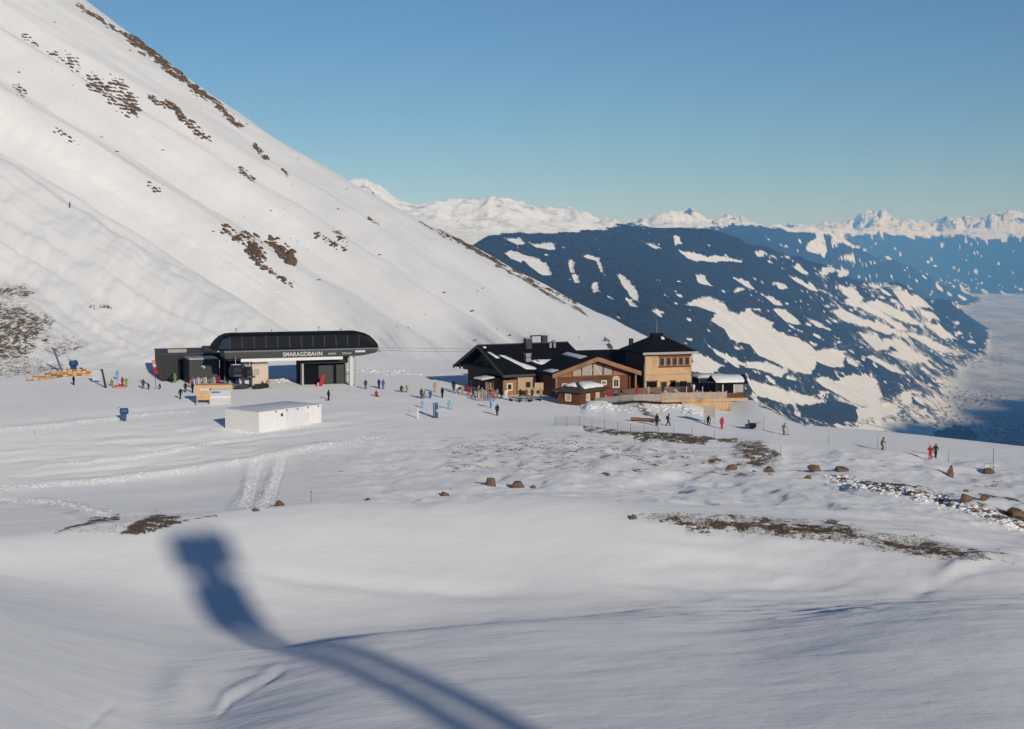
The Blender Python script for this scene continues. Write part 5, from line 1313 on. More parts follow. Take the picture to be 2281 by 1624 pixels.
P_(319, 866, 'stand_b', 0.2, 'charcoal', 'grey', 'adult in charcoal jacket and grey trousers beside two children near the feather flag', hat='black')
P_(331, 868, 'stand', 0.1, 'black', 'charcoal', 'child in black standing between an adult and the feather flag', 0.62)
P_(356, 867, 'crouch', -0.3, 'black', 'olive', 'child in black and olive bending down just right of the feather flag', 0.75)
P_(401.5, 889, 'walk', 2.8, 'black', 'red', 'person in black jacket and red trousers next to the wooden booth', hat='charcoal')
P_(413, 874, 'stand', 0.3, 'black', 'black', 'person in black waiting left of the wooden booth', hat='black')
P_(429, 875, 'stand_b', -0.4, 'black', 'navy', 'person in black and navy leaning at the wooden booth', hat='navy')
P_(382, 853, 'stand', 0.4, 'black', 'charcoal', 'person in black at the open gate of the garage', hat='black')
P_(390, 853, 'stand_b', -0.2, 'green', 'grey', 'person in green jacket at the open gate of the garage', hat='white')
P_(440, 862, 'walk', 1.2, 'navy', 'charcoal', 'person in navy walking along the ski rack', hat='black')
P_(455, 865, 'stand', -0.2, 'tan', 'black', 'person in tan jacket in front of the ski rack', hat='orange')
P_(466, 862, 'stand_b', 0.5, 'charcoal', 'charcoal', 'person in charcoal in front of the ski rack', hat='charcoal')
P_(478, 860, 'walk', -1.2, 'grey', 'black', 'person in grey jacket walking from the ski rack to the cabin', hat='green')
P_(488, 858, 'stand', 0.6, 'red', 'brown', 'person in red jacket and brown trousers by the docked gondola cabin', hat='orange')
P_(507, 861, 'stand', 0.0, 'charcoal', 'navy', 'person in charcoal jacket below the hanging gondola cabin', hat='black')
P_(521, 861, 'stand_b', 0.8, 'black', 'grey', 'person in black jacket and grey trousers left of the snowmobiles', hat='white')
P_(536, 861, 'stand', -0.5, 'white', 'charcoal', 'person in white jacket behind the snowmobile', hat='grey')
P_(548, 861, 'stand_b', 0.2, 'red', 'charcoal', 'person in red jacket standing behind the snowmobile', hat='black')
P_(598, 865, 'stand', 0.3, 'tan', 'brown', 'person in tan and brown standing right of the second snowmobile', hat='brown')
P_(731.5, 892, 'stand', 2.4, 'black', 'yellow', 'skier in black jacket and yellow trousers alone on the open snow', hat='black', skis=True)
P_(814, 867, 'stand', 0.4, 'charcoal', 'brown', 'person in charcoal jacket and brown trousers alone right of the station pole', hat='orange')
P_(844, 866, 'stand_b', -0.4, 'black', 'charcoal', 'person in black beside a companion in blue', hat='black')
P_(853, 867, 'stand', 0.5, 'blue', 'charcoal', 'person in blue jacket beside a companion in black', hat='blue')
P_(838, 883, 'sit', 0.5, 'red', 'green', 'person in red jacket and green trousers sitting in the snow', hat='charcoal')
P_(894, 874, 'crouch', 0.3, 'charcoal', 'charcoal', 'person in charcoal crouching on the open snow beside a person in tan', hat='tan')
P_(906, 874, 'crouch', -0.5, 'tan', 'grey', 'person in tan crouching on the open snow', hat='grey')
P_(938, 888, 'stand_b', 0.8, 'charcoal', 'tan', 'person in charcoal jacket and tan trousers in the group by the beginner area', hat='tan')
P_(944, 888, 'crouch', 0.8, 'grey', 'charcoal', 'person in grey bending down in the group by the beginner area', hat='grey')
P_(958, 887, 'crouch', -0.3, 'blue', 'blue', 'person in blue overalls crouching in the group by the beginner area', hat='charcoal')
P_(968, 874, 'stand_b', 0.1, 'tan', 'black', 'person in tan jacket standing behind the beginner group', hat='brown')
P_(985, 886, 'stand', -0.6, 'black', 'white', 'person in black jacket and white trousers facing the beginner group', hat='black')
P_(940, 909, 'stand', 0.2, 'light blue', 'white', 'child in light blue jacket and white trousers near the padded posts', 0.72, 'white')
P_(999, 911, 'ski', 0.9, 'cyan', 'yellow', 'child skier in cyan jacket and yellow trousers', 0.85, 'grey', skis=True)
P_(1093, 909, 'walk', 3.0, 'light blue', 'charcoal', 'person in light blue jacket walking up to the hut porch', hat='light blue')
P_(1107, 926, 'stand', 2.9, 'black', 'charcoal', 'person all in black walking towards the hut behind the one in light blue', hat='black')
P_(1010, 872, 'stand', 0.3, 'black', 'black', 'tall person in black left of the hut gable', 1.1, 'black')
P_(1018, 877, 'stand_b', 0.3, 'white', 'black', 'person in white jacket left of the hut porch', hat='black')
P_(1030, 880, 'stand', 0.3, 'tan', 'tan', 'person in tan overalls left of the hut porch', hat='tan')
P_(1043, 880, 'stand_b', -0.3, 'red', 'black', 'person in red jacket at the corner post of the porch', hat='black')
P_(1053, 885, 'walk', 1.3, 'charcoal', 'charcoal', 'person in charcoal walking past the porch posts', hat='grey')
P_(1064, 884, 'stand', 0.2, 'brown', 'charcoal', 'person in brown jacket under the snowy porch roof', hat='tan')
P_(1073, 887, 'stand_b', 0.7, 'grey', 'black', 'person in grey jacket standing by the porch', hat='white')
P_(1083, 889, 'stand', 0.2, 'blue', 'red', 'person in blue jacket and red trousers by the porch window', hat='tan')
P_(1097, 888, 'stand_b', -0.3, 'red', 'red', 'person in red overalls by the porch window', hat='yellow')
P_(1107, 888, 'stand', 0.4, 'grey', 'charcoal', 'person in grey jacket at the hut wall', hat='brown')
P_(1117, 889, 'walk', -1.0, 'black', 'charcoal', 'person in black passing the dark hut wall', hat='charcoal')
P_(1127, 890, 'stand_b', 0.1, 'white', 'charcoal', 'person in white jacket in front of the dark hut wall', hat='black')
P_(1158, 889, 'stand', 0.2, 'black', 'black', 'person in black in front of the stone bay', hat='black')
P_(1172, 889, 'stand_b', 0.6, 'brown', 'black', 'person in brown jacket in front of the stone bay', hat='yellow')
P_(1185, 889, 'stand', -0.3, 'charcoal', 'navy', 'person in charcoal and navy at the edge of the stone bay', hat='charcoal')
P_(1204, 888, 'stand', -0.3, 'tan', 'charcoal', 'person in tan jacket in the gap between hut and brown house', hat='tan')
P_(1355, 893, 'stand_b', 0.4, 'red', 'dark red', 'person in red by the brown house behind the log cabin', hat='tan')
P_(1371, 893, 'stand', -0.3, 'light blue', 'black', 'person in light blue jacket by the brown house', hat='grey')
P_(1383, 892, 'stand', 0.3, 'black', 'black', 'person in black at the foot of the terrace ramp', hat='black')
P_(1462, 949, 'stand', 0.4, 'black', 'red', 'person in black jacket and red trousers at the end of the timber beam', hat='black')
P_(1487, 949, 'walk', 1.5, 'black', 'charcoal', 'person in black striding right past the timber beam', hat='black', pack=True)
P_(1577, 946, 'crouch', 0.2, 'black', 'black', 'person in black bending down beside the grey notice board', hat='charcoal')
P_(1607, 956, 'stand', 0.3, 'red', 'charcoal', 'person in red and orange jacket below the terrace wall', hat='orange')
P_(1745, 969, 'ski', 2.2, 'grey', 'charcoal', 'skier in grey jacket setting off beyond the snow blower', hat='grey', skis=True)
P_(1964, 1002, 'ski', 1.0, 'olive', 'black', 'skier in olive jacket gliding along the piste edge', hat='brown', skis=True)
P_(2071, 1024, 'stand_b', 2.7, 'red', 'red', 'person in bright red overalls walking with a companion in dark clothes', hat='orange')
P_(2083, 1020, 'walk', 2.7, 'charcoal', 'olive', 'person in dark clothes walking beside the one in red overalls', hat='charcoal')
P_(155, 463, 'ski', 1.4, 'blue', 'orange', 'skier in blue jacket and orange trousers alone high on the left slope', hat='navy', skis=True)
for x, y, a, jk, tr, lab in ((2.2, 6.0, 0.4, 'charcoal', 'black', 'person in charcoal standing by the tower doorway'), (6.2, 3.4, 2.0, 'red', 'black', 'person in red jacket among the terrace loungers'), (7.4, 6.6, 0.3, 'white', 'grey', 'person in white jacket among the terrace loungers'), (-2.0, 6.0, 0.9, 'red', 'charcoal', 'person in red jacket at the upper end of the terrace ramp'), (10.4, 5.4, 0.3, 'navy', 'black', 'person in navy jacket beside the terrace kiosk'), (-0.5, 4.5, 0.2, 'tan', 'brown', 'person in tan jacket at the upper end of the terrace ramp')):
    person(on_deck(x, y), 'stand_b' if x > 3 else 'stand', a, jk, tr, lab, hat='black')
# ------------------------------------------------------------------ rocks and low growth
ico_v = None
def rock_bits(seed):
    rnd = random.Random(seed)
    bm = bmesh.new(); bmesh.ops.create_icosphere(bm, subdivisions=1, radius=1.0)
    for v in bm.verts:
        v.co *= rnd.uniform(0.72, 1.18)
    vs = np.array([v.co[:] for v in bm.verts]); fs = np.array([[v.index for v in f.verts] for f in bm.faces]); bm.free()
    return vs, fs
ROCKS = [rock_bits(s) for s in range(8)]
def tri_object(name, vs, fs, mat):
    me = bpy.data.meshes.new(name)
    me.vertices.add(len(vs)); me.vertices.foreach_set('co', np.asarray(vs, np.float32).reshape(-1))
    me.loops.add(len(fs) * 3); me.polygons.add(len(fs))
    me.loops.foreach_set('vertex_index', np.asarray(fs, np.int32).reshape(-1))
    me.polygons.foreach_set('loop_start', np.arange(0, len(fs) * 3, 3, dtype=np.int32))
    me.update(calc_edges=True); me.materials.append(mat)
    return link(bpy.data.objects.new(name, me))
def outcrop(pts, width, n, size, label, seed, dmin=285.0, long_dir=(0.82, -0.15, -0.5), mat=None, taper=True):
    """many rocks strewn along a line of the picture, standing on the slope"""
    rng = np.random.default_rng(seed)
    pts = np.array(pts, float); seg = np.hypot(*np.diff(pts, axis=0).T); cum = np.concatenate([[0], np.cumsum(seg)])
    t = rng.random(n) * cum[-1]
    X = np.interp(t, cum, pts[:, 0]); Y = np.interp(t, cum, pts[:, 1])
    # clumps: keep those where a noise is high
    ox = rng.normal(0, 1, n) * width * 0.5; X = X + ox * 0.8; Y = Y + rng.normal(0, 1, n) * width * 0.5
    keep = fbm(X / 5 + seed, Y / 4, seed + 200, 3) > -0.05
    X, Y = X[keep], Y[keep]
    P3, ok = ground_many(X, Y, dmin)
    P3 = P3[ok]
    V, Fc, base = [], [], 0
    ld = Vector(long_dir).normalized()
    for p in P3:
        vs, fs = ROCKS[rng.integers(8)]
        s = 1.0 * (size[0] + (size[1] - size[0]) * rng.random() ** 2.5)
        q = ld.to_track_quat('X', 'Z').to_matrix() @ Matrix.Rotation(rng.uniform(-0.5, 0.5), 3, 'Z')
        v = (vs * np.array([s * rng.uniform(0.9, 1.9), s * rng.uniform(0.5, 0.9), s * rng.uniform(0.35, 0.6)])) @ np.array(q).T + p + np.array([0, 0, s * 0.08])
        V.append(v); Fc.append(fs + base); base += len(v)
    if not V: return None
    o = tri_object('rock_outcrop', np.concatenate(V), np.concatenate(Fc), mat or M['rock'])
    return tag(o, label, 'rocks', None, 'stuff')
zz = lambda pts: [(a * 0.3427, b * 0.3427) for a, b in pts]
z2 = lambda pts: [(a * 0.3417, 501 + b * 0.3417) for a, b in pts]
OUT = [
    (zz([(500, 45), (620, 110), (720, 180), (850, 250)]), 5, 150, (0.35, 1.3), 'thin broken string of brown rock along the upper skyline ridge'),
    (zz([(850, 250), (930, 300), (1030, 380), (1100, 450), (1180, 510)]), 11, 420, (0.4, 1.7), 'broad dark brown rock band on the skyline ridge'),
    (zz([(1180, 510), (1270, 590), (1390, 660), (1450, 730), (1550, 820)]), 8, 230, (0.35, 1.4), 'lower ragged end of the skyline rock band'),
    (zz([(420, 380), (500, 450), (480, 410)]), 10, 110, (0.3, 1.0), 'small brown rock cluster high on the white face'),
    (zz([(580, 520), (680, 600), (760, 560), (820, 620), (870, 690)]), 15, 330, (0.3, 1.1), 'large speckled field of brown rocks in the middle of the face'),
    (zz([(720, 640), (800, 690), (880, 740), (830, 640)]), 14, 230, (0.3, 1.1), 'lower half of the speckled rock field on the face'),
    (zz([(970, 640), (1060, 690), (1110, 680), (1180, 760), (1240, 830), (1300, 880), (1360, 920)]), 7, 300, (0.3, 1.2), 'slanting brown rock rib below the speckled field'),
    (zz([(150, 240), (200, 270), (238, 308)]), 4, 40, (0.3, 0.9), 'short dark rock streak near the left upper slope'),
    (zz([(312, 350), (375, 362)]), 4, 26, (0.3, 0.9), 'little flat rock patch above the small cluster'),
    (zz([(80, 560), (120, 590), (165, 620)]), 8, 55, (0.3, 0.9), 'lone rock patch beside the long avalanche track'),
    (zz([(360, 855), (430, 900), (490, 950)]), 5, 40, (0.25, 0.8), 'scattered stones just above the avalanche track'),
    (zz([(960, 1195), (1000, 1215), (1035, 1250), (985, 1250)]), 6, 50, (0.25, 0.8), 'small stone patch in the middle of the lower face'),
    (zz([(1665, 950), (1690, 1000), (1735, 1040)]), 5, 60, (0.3, 1.0), 'wedge shaped rock patch below the descending skyline'),
    (zz([(1550, 1095), (1580, 1130), (1650, 1170)]), 5, 44, (0.25, 0.8), 'thin rock patch right of the second avalanche track'),
    (zz([(1830, 1105), (1880, 1145)]), 3, 22, (0.25, 0.8), 'tiny rock dash near the descending skyline'),
    (z2([(1470, 20), (1510, 70), (1560, 110), (1600, 60)]), 10, 120, (0.3, 1.0), 'upper left part of the rocks above the station'),
    (z2([(1570, 70), (1640, 110), (1680, 170), (1620, 170), (1730, 230)]), 13, 260, (0.3, 1.1), 'main brown rock slab cluster above the station'),
    (z2([(1750, 110), (1830, 160), (1890, 210), (1905, 250), (1820, 180)]), 10, 210, (0.35, 1.3), 'rounded brown rock block right of the cluster above the station'),
    (z2([(1650, 235), (1740, 290), (1820, 350), (1900, 400)]), 6, 110, (0.25, 0.9), 'trailing line of stones below the rocks above the station'),
    (z2([(2070, 70), (2130, 110), (2200, 150), (2260, 175)]), 6, 70, (0.25, 0.9), 'low line of stones on the right part of the face'),
    (z2([(2200, 60), (2240, 110), (2260, 90)]), 9, 40, (0.2, 0.7), 'loose speckles of stone above the right hand line'),
    ([(1345, 752), (1356, 765), (1362, 778)], 4, 26, (0.3, 0.9), 'dark rocks poking out above the link roof of the house'),
    ([(822, 490), (842, 500)], 3, 18, (0.25, 0.7), 'small stone dash high on the right part of the face'),
    ([(960, 512), (1010, 532), (1060, 556), (1120, 592), (1200, 636), (1285, 678)], 3.5, 170, (0.3, 1.0), 'brown turf and stones along the lower skyline'),
]
rng0 = np.random.default_rng(77)
for i, (pts, w, n, sz, lab) in enumerate(OUT):
    outcrop(pts, w * 1.12, int(n * 1.5), sz, lab, 300 + i)
# single small stones over the face
Xs = rng0.uniform(0, 1400, 90); Ys = 0.62 * Xs + rng0.uniform(-70, 230, 90)
for k in range(1):
    P3, ok = ground_many(Xs, np.clip(Ys, 0, 790), 285)
    V, Fc, base = [], [], 0
    for p in P3[ok]:
        vs, fs = ROCKS[rng0.integers(8)]; s = 0.18 + 0.45 * rng0.random() ** 3
        V.append(vs * s * np.array([1.4, 0.7, 0.5]) + p); Fc.append(fs + base); base += len(vs)
    tag(tri_object('scattered_stones', np.concatenate(V), np.concatenate(Fc), M['rock']), 'single small stones strewn over the white flank', 'stones', None, 'stuff')

outcrop([(1850, 1064), (2000, 1092), (2150, 1128), (2280, 1172)], 9, 420, (0.08, 0.3), 'brown stones mixed into the broken snow below the bare track', 390, 90.0, (1, 0, -0.1))
def boulder(X, Y, w, h, label, seed, group=None, d=None):
    g = ground_at(X, Y); mpp = g.y / FD
    ww, hh = w * mpp, h * mpp
    bm = bmesh.new(); rnd = random.Random(seed * 13 + 1)
    for _ in range(17):
        a, z = rnd.uniform(0, 6.283), rnd.uniform(-0.6, 1.0)
        r = math.sqrt(max(0.05, 1 - max(0, z) ** 2)) * rnd.uniform(0.75, 1.1)
        bm.verts.new((math.cos(a) * r, math.sin(a) * r, z * rnd.uniform(0.8, 1.1)))
    res = bmesh.ops.convex_hull(bm, input=bm.verts)
    for v in [v for v in bm.verts if not v.link_faces]: bm.verts.remove(v)
    bmesh.ops.bevel(bm, geom=list(bm.edges), offset=0.05, segments=1, affect='EDGES')
    xs = [v.co.x for v in bm.verts]; zs = [v.co.z for v in bm.verts]
    sx = ww / (max(xs) - min(xs)); sz = hh * 1.35 / (max(zs) - min(zs))
    for v in bm.verts: v.co = Vector((v.co.x * sx, v.co.y * sx * 0.8, (v.co.z - min(zs)) * sz - hh * 0.35))
    me = bpy.data.meshes.new('boulder'); bm.to_mesh(me); bm.free(); me.materials.append(M['boulder'])
    o = link(bpy.data.objects.new('boulder', me)); o.location = g; o.rotation_euler = (0, 0, rnd.uniform(-0.6, 0.6))
    return tag(o, label, 'boulder', group or 'boulders along the edge of the piste')
boulder(1092, 1082, 28, 19, 'squarish tan boulder left of a low tan one, both on the snow', 1)
boulder(1152, 1086, 32, 15, 'low tan boulder right of the squarish one', 2)
boulder(1187, 1088, 14, 8, 'small half buried stone right of the two tan boulders', 3)
boulder(991, 1105, 22, 11, 'dark brown boulder on the crest left of the two tan ones', 4)
boulder(819, 1114, 13, 6, 'tiny dark stone lying alone on the snow crest', 5)
boulder(622, 1127, 26, 13, 'rounded brown boulder beside the snow cat tracks', 6)
boulder(570, 1138, 18, 8, 'small brown stone at the foot of the snow cat tracks', 7)
boulder(1629, 1046, 27, 13, 'round dark boulder below the brown shrub knoll', 8)
boulder(1812, 1050, 32, 16, 'pointed brown boulder on the white track right of the knoll', 9)
boulder(1872, 1049, 46, 11, 'long flat brown slab right of the pointed boulder', 10)
boulder(1801, 1066, 18, 8, 'small dark stone below the pointed boulder', 11)
boulder(1712, 1052, 30, 14, 'broken brown rock heap below the knoll', 12)
boulder(2116, 1062, 17, 27, 'upright standing stone casting a long shadow', 13)
boulder(2203, 1054, 32, 13, 'flat brown stone at the foot of the tall marker pole', 14)
boulder(2151, 1116, 28, 17, 'brown boulder on the edge of the bare track', 15)
boulder(2192, 1114, 26, 13, 'tan boulder right of the brown one on the bare track', 16)
boulder(2087, 1118, 17, 10, 'small brown stone at the left end of the bare track', 17)
boulder(2262, 1152, 44, 26, 'big brown boulder at the right end of the bare track', 18)
boulder(2150, 1095, 15, 5, 'thin dark stone above the bare track', 19)
boulder(1411, 1156, 17, 11, 'small reddish stone at the left end of the grass band', 20)

# withered grass and heather sticking through the snow
M['grass'] = plain('withered_grass', (0.16, 0.118, 0.075), 0.9, 0.1, 0.4, 3.0)
def tufts(polys, n, hgt, label, seed, dmin, dmax, dens=None):
    rng = np.random.default_rng(seed)
    Xa, Ya = [], []
    areas = []
    for poly in polys:
        xs = [p[0] for p in poly]; ys = [p[1] for p in poly]
        areas.append((max(xs) - min(xs)) * (max(ys) - min(ys)))
    for poly, ar in zip(polys, areas):
        k = int(n * ar / sum(areas))
        xs = [p[0] for p in poly]; ys = [p[1] for p in poly]
        X = rng.uniform(min(xs), max(xs), k); Y = rng.uniform(min(ys), max(ys), k)
        m = in_poly(X, Y, poly)
        m &= fbm(X / 14, Y / 6, seed, 3) > -0.15
        Xa.append(X[m]); Ya.append(Y[m])
    X = np.concatenate(Xa); Y = np.concatenate(Ya)
    P3, ok = ground_many(X, Y, dmin, dmax)
    P3 = P3[ok]; N = len(P3); K = 5
    ang = rng.uniform(0, 6.28, (N, K)); lean = rng.uniform(0.1, 0.7, (N, K)); h = hgt * rng.uniform(0.4, 1.1, (N, K))
    bx = P3[:, None, 0] + rng.normal(0, hgt * 0.5, (N, K)); by = P3[:, None, 1] + rng.normal(0, hgt * 0.5, (N, K)); bz = np.repeat(P3[:, 2:3], K, 1) - 0.05
    w = hgt * 0.12
    a = np.stack([bx - w * np.sin(ang + 1.57), by + w * np.cos(ang + 1.57), bz], -1); b = np.stack([bx + w * np.sin(ang + 1.57), by - w * np.cos(ang + 1.57), bz], -1)
    c = np.stack([bx + np.cos(ang) * lean * h, by + np.sin(ang) * lean * h, bz + h], -1)
    vs = np.stack([a, b, c], 2).reshape(-1, 3); fs = np.arange(len(vs)).reshape(-1, 3)
    o = tri_object('withered_grass', vs, fs, M['grass'])
    return tag(o, label, 'grass', None, 'stuff')
tufts([[(1405, 1148), (1500, 1143), (1700, 1152), (1860, 1163), (1905, 1180), (2050, 1200), (2180, 1228), (2210, 1250), (2100, 1248), (1900, 1214), (1700, 1194), (1550, 1178)]], 14000, 0.15, 'long band of withered grass poking through the snow', 501, 80, 125)
tufts([[(1630, 990), (1680, 982), (1735, 1012), (1735, 1030), (1690, 1040), (1640, 1038)], [(1560, 1034), (1590, 1014), (1615, 1032)], [(1420, 968), (1640, 982), (1640, 990), (1420, 976)], [(1300, 948), (1420, 966), (1420, 974), (1300, 956)]], 3000, 0.22, 'brown heather on the knoll and along the embankment edge', 502, 140, 200)
tufts([[(-20, 640), (60, 676), (104, 700), (116, 732), (90, 768), (50, 800), (-20, 810)], [(-20, 632), (50, 632), (88, 648), (60, 664), (-20, 662)], [(0, 800), (60, 795), (150, 815), (90, 838), (0, 838)], [(90, 772), (200, 756), (185, 778), (120, 792)]], 6000, 0.24, 'brown heather on the bare patch of the left slope', 503, 255, 420)
tufts([[(205, 682), (245, 686), (250, 694), (205, 692)]], 16, 0.9, 'few bare twigs sticking out of the lower left slope', 504, 262, 420)
tufts([[(130, 1185), (200, 1162), (270, 1150), (480, 1142), (400, 1160), (270, 1190)]], 2200, 0.12, 'dead grass round the muddy spot on the near crest', 505, 90, 125)
tufts([[(1850, 1056), (2000, 1084), (2150, 1120), (2280, 1165), (2280, 1190), (2100, 1130), (1900, 1080)]], 1600, 0.14, 'dry grass along the rubble below the bare track', 506, 90, 150)
tufts([[(960, 975), (1300, 956), (1560, 990), (1640, 1030), (1300, 1045), (1000, 1045)]], 1500, 0.13, 'sparse grass tips on the windswept snow below the hut', 507, 140, 190)
tufts([[(1690, 898), (1735, 918), (1795, 944), (1795, 950), (1735, 926), (1690, 906)], [(1405, 903), (1432, 904), (1462, 930), (1435, 926)]], 700, 0.25, 'brown grass on the shoulder right of the terrace', 508, 150, 240)

# ------------------------------------------------------------------ snow guns, flags, poles, boards
def snow_gun(g, rz, s, label):
    o = empty('snow_gun', g, rz, label, 'snow gun', 'blue snow guns'); o.scale = (s, s, s)
    m = MB()
    rings = []
    for x, r in ((-0.55, 0.42), (-0.45, 0.50), (0.3, 0.46), (0.55, 0.50), (0.6, 0.46)):
        rings.append([(x, r * math.cos(2 * math.pi * k / 14), 1.55 + r * math.sin(2 * math.pi * k / 14)) for k in range(14)])
    m.loft(rings).build('fan_barrel', M['blue'], o, smooth=True)
    MB().tube((0.56, 0, 1.55), (0.66, 0, 1.55), 0.36, n=14).build('nozzle_ring', M['darksteel'], o)
    B(-0.35, 0.35, -0.32, 0.32, 0.35, 1.1).build('engine_box', M['blue'], o)
    MB().tube((0, 0, 0.0), (0, 0, 1.2), 0.09).build('mast', M['darksteel'], o)
    for a in (0.5, 2.6, 4.7):
        MB().tube((0, 0, 0.4), (math.cos(a) * 0.75, math.sin(a) * 0.75, -0.1), 0.05, n=6).build('leg', M['darksteel'], o)
    m = MB()
    for k in range(10):
        a0, a1 = math.pi * k / 10, math.pi * (k + 1) / 10
        m.tube((-0.7 + 0.25 * math.cos(a0), 0, 1.95 + 0.25 * math.sin(a0)), (-0.7 + 0.25 * math.cos(a1), 0, 1.95 + 0.25 * math.sin(a1)), 0.035, n=5)
    m.build('hose_loop', M['darksteel'], o)
    return o
snow_gun(gpos(276, 938), 0.5, 0.92, 'blue snow gun standing alone on the groomed piste')
snow_gun(gpos(697, 934), 2.5, 0.85, 'blue snow gun behind the end of the white container')
snow_gun(gpos(164, 832), 1.2, 1.25, 'tall blue snow gun behind the plank barrier')
snow_gun(gpos(181, 833), 2.2, 0.6, 'small blue snow gun behind the right end of the barrier')
g = gpos(140, 832)
la = empty('snow_lance', g, 0, 'slanting dark blue snow lance behind the plank barrier', 'snow lance')
top = Vector(at(119, 777, g.y)) - g
MB().tube((0, 0, 0), top, 0.22, 0.17, 8).build('lance_tube', M['blue'], la)
MB().tube((0, 0, -0.4), (0, 0, 0.9), 0.12).build('stand', M['darksteel'], la)
MB().tube(top * 0.98, top * 1.03 + Vector((-0.3, 0, 0.1)), 0.16, 0.12).build('nozzle_head', M['darksteel'], la)
MB().tube((0, 0, 0.9), Vector((-2.2, 0, 0.9)), 0.10).build('support_arm', M['blue'], la)
def pole(X, Y, h, r, mat, label, group, cap=None, name='marker_pole', sunk=0.2):
    g = ground_at(X, Y)
    o = empty(name, g, 0, label, 'pole', group)
    MB().tube((0, 0, -sunk), (0, 0, h), r, r * 0.8, 6).build('shaft', mat, o)
    if cap: MB().ball((0, 0, h), r * 2.2, 8, 5).build('tip', cap, o)
    return o
pole(164, 822, 6.2, 0.05, M['white'], 'slim white pole beside the tall blue snow gun', 'slim poles')
pole(2211, 1052, 2.7, 0.035, M['darksteel'], 'tall dark marker pole on the flat brown stone', 'slim poles')
pole(1434, 898, 5.9, 0.06, M['steel'], 'pale flag pole at the left end of the terrace', 'slim poles')
pole(1471, 895, 2.6, 0.05, M['steel'], 'short pale pole at the terrace railing', 'slim poles')
pole(693, 1120, 0.95, 0.025, M['darksteel'], 'thin marker stick standing on the snow crest', 'slim poles', M['darksteel'])
for i, (X, Y, h) in enumerate(((1954, 998, 1.5), (2112, 1030, 1.5), (1845, 990, 1.2), (1700, 958, 2.0), (1738, 1022, 1.6), (2068, 1000, 0.8), (78, 968, 1.1), (552, 925, 0.5))):
    pole(X, Y, h, 0.022, M['darksteel'] if i < 6 else M['orange'], 'thin piste marker stick standing in the snow', 'piste marker sticks')
for X, Y, h in ((930, 932, 2.3),):
    p = pole(X, Y, 1.55, 0.14, M['container_grey'], 'grey padded post of the beginner lift', 'padded posts')
g = gpos(972, 931)
pp = empty('padded_post', g, 0, 'tall blue padded post with light cap in the beginner area', 'post', 'padded posts')
MB().tube((0, 0, -0.2), (0, 0, 2.1), 0.24, 0.22, 10).build('padding', M['blue'], pp); MB().tube((0, 0, 2.1), (0, 0, 2.3), 0.28, 0.2, 10).build('cap', M['blue_light'], pp)
B(-0.5, -0.3, -0.1, 0.1, -0.2, 2.2).build('upright', M['blue'], pp); B(0.02, 0.2, -0.27, -0.245, 0.9, 1.3).build('label_plate', M['white'], pp)
pole(950, 931, 1.3, 0.03, M['orange'], 'thin orange stick between the padded posts', 'piste marker sticks'); pole(912, 926, 1.4, 0.03, M['orange'], 'thin orange stick left of the padded posts', 'piste marker sticks')
# feather flag by the garage
g = gpos(347, 868)
fl = empty('feather_flag', g, 0, 'tall feather flag in orange, white and red beside the garage', 'flag')
MB().tube((0, 0, -0.2), (-0.1, 0, 2.8), 0.05).tube((-0.1, 0, 2.8), (-0.62, 0, 5.2), 0.03).build('pole', M['darksteel'], fl)
for z0, z1, mt in ((2.7, 3.9, M['red']), (3.92, 4.5, M['banner']), (4.52, 5.15, M['orange'])):
    xa = lambda z: -0.1 - 0.52 * (z - 2.8) / 2.4
    MB().slab([(xa(z0), -0.04, z0), (xa(z0) + 0.55, -0.04, z0 + 0.05), (xa(z1) + 0.5, -0.04, z1), (xa(z1), -0.04, z1)], 0.02).build('sail_panel', mt, fl)
g = local(station, 3.3, 0.2, ground_z(*local(station, 3.3, 0.2)[:2]))
rb = empty('safety_mat', g, ROT, 'red padded mat leaning at the corner of the black hall', 'mat')
MB().slab([(-0.35, 0, 0.0), (0.35, 0, 0.0), (0.95, 0.3, 1.9), (0.35, 0.3, 2.0)], 0.14).build('padding', M['red'], rb)
B(-0.5, -0.25, -0.1, 0.1, -0.2, 0.7).build('stake', M['orange_wood'], rb)
# signboards and notice boards
def board(X, Y, w, h, z0, mat, label, rz=0.0, posts=True, name='notice_board'):
    g = ground_at(X, Y); o = empty(name, g, rz, label, 'board')
    B(-w / 2, w / 2, -0.04, 0.04, z0, z0 + h).build('panel', mat, o)
    B(-w / 2 - 0.05, w / 2 + 0.05, -0.07, 0.07, z0 + h, z0 + h + 0.07).build('top_rail', M['grey_wood'], o)
    if posts:
        for s in (-1, 1): B(s * (w / 2 - 0.1) - 0.05, s * (w / 2 - 0.1) + 0.05, 0.045, 0.14, -0.2, z0 + h).build('post', M['grey_wood'], o)
    return o
board(215, 852, 1.5, 2.0, 0.35, M['banner'], 'grey white banner board right of the plank barrier')
board(1580, 944, 1.5, 1.5, 0.9, M['grey_wood'], 'grey wooden notice board below the terrace wall')
board(2200, 1051, 0.75, 0.5, 0.35, M['banner'], 'small pale sign beside the tall marker pole')
g = gpos(233, 864)
sg = empty('leaning_post', g, 0, 'dark leaning post left of the rescue sled', 'post')
MB().tube((0.25, 0, -0.2), (-0.4, 0, 3.3), 0.22, 0.16, 8).build('shaft', M['darkwood'], sg); B(-0.6, -0.2, -0.05, 0.05, 2.9, 3.3).build('plate', M['darkwood'], sg)
g = gpos(265, 864)
sl = empty('rescue_sled', g, 0.1, 'orange rescue sled lying on the snow among several people', 'sled')
